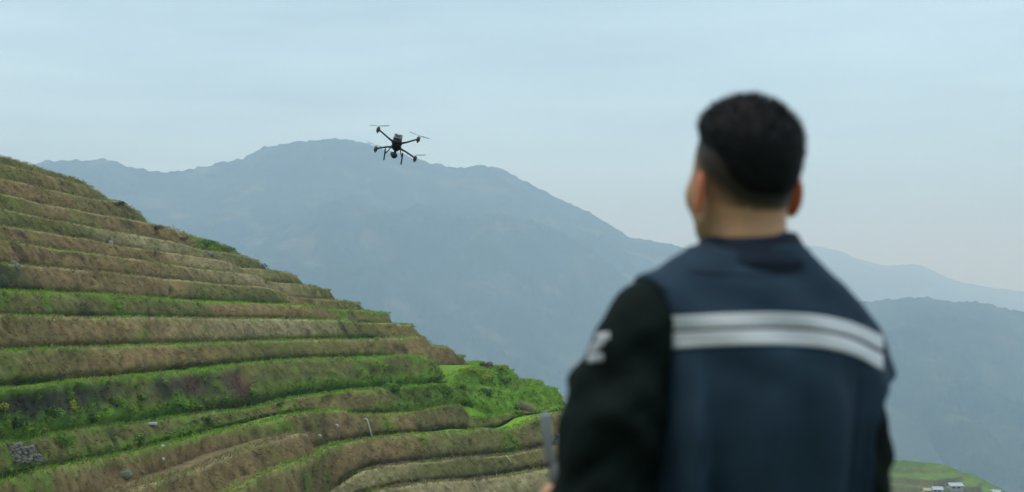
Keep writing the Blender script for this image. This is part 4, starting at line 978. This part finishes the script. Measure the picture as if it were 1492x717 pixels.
# ------------------------------------------------------------------ the drone in the air
M_drk = material('drone_dark_plastic', (.022, .026, .028), .5, var=.1, scale=20, spec=.4)
M_dgr = material('drone_grey_plastic', (.14, .16, .165), .5, var=.08, scale=10, spec=.4)
M_len = material('lens_glass', (.01, .01, .012), .08, var=.02, spec=.8)
M_prop = material('propeller_plastic', (.45, .49, .51), .45, var=.05, spec=.4)
DD = 24.0
f_ = Vector((-.093, .52, -.29)).normalized(); l_ = Vector((-.637, -.02, .15)); l_ = (l_ - f_ * l_.dot(f_)).normalized(); u_ = f_.cross(l_)
DP = Vector(at(578, 211, DD)); DR_ = Matrix((( f_.x, l_.x, u_.x), (f_.y, l_.y, u_.y), (f_.z, l_.z, u_.z)))
drone = empty('drone', DP); drone.rotation_euler = DR_.to_euler(); tag(drone, 'dark four armed drone flying before the mountain ridge with a camera below', 'drone')
def dpart(name, vf, mat, par=None, smooth=False): return mesh(name, vf[0], vf[1], mat, par or drone, smooth=smooth)
# fuselage: tapered hull
def hull(sections, n=16):
    V, F = [], []
    for x, hw, zt, zb_, e in sections:
        for k in range(n):
            a = 2 * math.pi * k / n; ca, sa = math.cos(a), math.sin(a); r = 1 / ((abs(ca) ** e + abs(sa) ** e) ** (1 / e))
            V.append((x, hw * ca * r, (zt + zb_) / 2 + (zt - zb_) / 2 * sa * r))
    for i in range(len(sections) - 1):
        for k in range(n): k2 = (k + 1) % n; F.append((i * n + k, (i + 1) * n + k, (i + 1) * n + k2, i * n + k2))
    F.append(tuple(range(n))); F.append(tuple((len(sections) - 1) * n + k for k in range(n))[::-1]); return V, F
body_ = dpart('fuselage', hull([(-.15, .062, .055, -.045, 5), (-.13, .075, .065, -.055, 5), (.0, .082, .062, -.06, 4), (.08, .070, .045, -.055, 4), (.13, .045, .02, -.045, 3), (.14, .03, .0, -.035, 3)]), M_drk, smooth=True)
for s in (-1, 1): dpart('battery', box((-.115, s * .036, .050), (.14, .066, .095), None, .012), M_dgr)
dpart('battery_latch', box((-.19, 0, .055), (.01, .07, .02), None, .003), M_drk)
dpart('top_mast', tube([(-.02, 0, .06), (-.02, 0, .11)], [.028, .026], 12), M_drk)
MP = {'rl': (-.335, .405 * .83), 'rr': (-.335, -.405 * .83), 'fl': (.335, .405 * .83), 'fr': (.335, -.405 * .83)}
MP = {(-1, 1): None, (-1, -1): None, (1, 1): None, (1, -1): None}
tgt = {(-1, 1): (557, 191), (-1, -1): (610, 204), (1, 1): (546, 217), (1, -1): (603, 230)}
for (sx, sy), _ in MP.items():
    mx_, my_ = sx * .285, sy * .345
    z0, z1 = .0, .035
    arm = dpart('arm', tube([(sx * .07, sy * .06, -.01), (mx_ * .5, my_ * .5, .005), (mx_, my_, .02)], [.020, .015, .014], 10), M_drk, smooth=True)
    dpart('arm_joint', box((sx * .075, sy * .065, -.008), (.05, .05, .045), None, .01), M_drk, arm)
    mo = dpart('motor', tube([(mx_, my_, -.030), (mx_, my_, -.022), (mx_, my_, .035), (mx_, my_, .05), (mx_, my_, .056)], [.018, .030, .031, .027, .012], 14), M_drk, smooth=True)
    dpart('motor_foot', tube([(mx_, my_, -.06), (mx_, my_, -.03)], [.012, .018], 10), M_drk, mo)
    pr = dpart('propeller', tube([(mx_, my_, .055), (mx_, my_, .080), (mx_, my_, .10)], [.017, .016, .008], 10), M_prop)
    ang = R(84) + R(14) * sx * sy
    for q in (0, 1):
        ca, sa = math.cos(ang + math.pi * q), math.sin(ang + math.pi * q); V = []; F = []; ns = 9
        for i in range(ns):
            t_ = i / (ns - 1); r_ = .012 + .165 * t_; ch = .009 + .012 * math.sin(min(1, t_ * 1.6) * math.pi * .62) * (1 - .55 * t_); tw = .35 * (1 - t_) + .1
            for k, (cc_, zz_) in enumerate(((-.4, 1), (.6, -1), (.6, -1.25), (-.4, .75))):
                x_, y_, z_ = r_, cc_ * ch, .088 + zz_ * ch * tw * .35 + .012 * t_
                V.append((mx_ + x_ * ca - y_ * sa, my_ + x_ * sa + y_ * ca, z_))
        for i in range(ns - 1):
            for k in range(4): k2 = (k + 1) % 4; F.append((i * 4 + k, i * 4 + k2, i * 4 + 4 + k2, i * 4 + 4 + k))
        F.append((0, 1, 2, 3)[::-1]); F.append(tuple((ns - 1) * 4 + k for k in range(4))); dpart('blade', (V, F), M_prop, pr)
for s in (-1, 1):
    leg = dpart('landing_leg', tube([(0, s * .065, -.045), (0, s * .15, -.25)], [.011, .009], 8), M_drk, smooth=True)
    dpart('skid', tube([(-.17, s * .15, -.252), (-.15, s * .15, -.255), (.15, s * .15, -.255), (.17, s * .15, -.252)], [.009, .012, .012, .009], 8), M_drk, leg, smooth=True)
gm = dpart('gimbal', merge(tube([(.10, 0, -.05), (.10, 0, -.10)], [.03, .018], 10), tube([(.10, 0, -.10), (.10, .055, -.105), (.10, .06, -.15)], [.012, .012, .012], 8)), M_drk, smooth=True)
bm = bmesh.new(); bmesh.ops.create_uvsphere(bm, u_segments=18, v_segments=12, radius=.052); V = [(v.co.x * 1.05 + .10, v.co.y * 1.12, v.co.z * .95 - .155) for v in bm.verts]; F = [tuple(v.index for v in f.verts) for f in bm.faces]; bm.free()
dpart('camera_head', (V, F), M_drk, smooth=True)
dpart('camera_lens', tube([(.145, 0, -.155), (.162, 0, -.155)], [.026, .024], 14), M_len, gm)

# ------------------------------------------------------------------ haze: the air between here and the mountains
hz = bpy.data.materials.new('haze_air'); hz.use_nodes = True; t = hz.node_tree; t.nodes.clear()
out = N(t, "ShaderNodeOutputMaterial"); pv = N(t, "ShaderNodeVolumePrincipled")
pv.inputs['Density'].default_value = HAZE_DENS; pv.inputs['Color'].default_value = (*HAZE_COL, 1)
pv.inputs['Absorption Color'].default_value = (1, 1, 1, 1); pv.inputs['Anisotropy'].default_value = 0.0
t.links.new(pv.outputs[0], out.inputs['Volume'])
top = max((o.matrix_world @ Vector(c)).z for o in SC.objects if o.type == 'MESH' for c in o.bound_box) + 4
bot = ZV - 5.0
V, F = box((0, 0, (top + bot) / 2), (23000, 23000, top - bot)); o = mesh('haze', V, F, hz, smooth=False); tag(o, 'pale blue haze filling the valley air', kind='stuff')
o.display_type = 'WIRE'
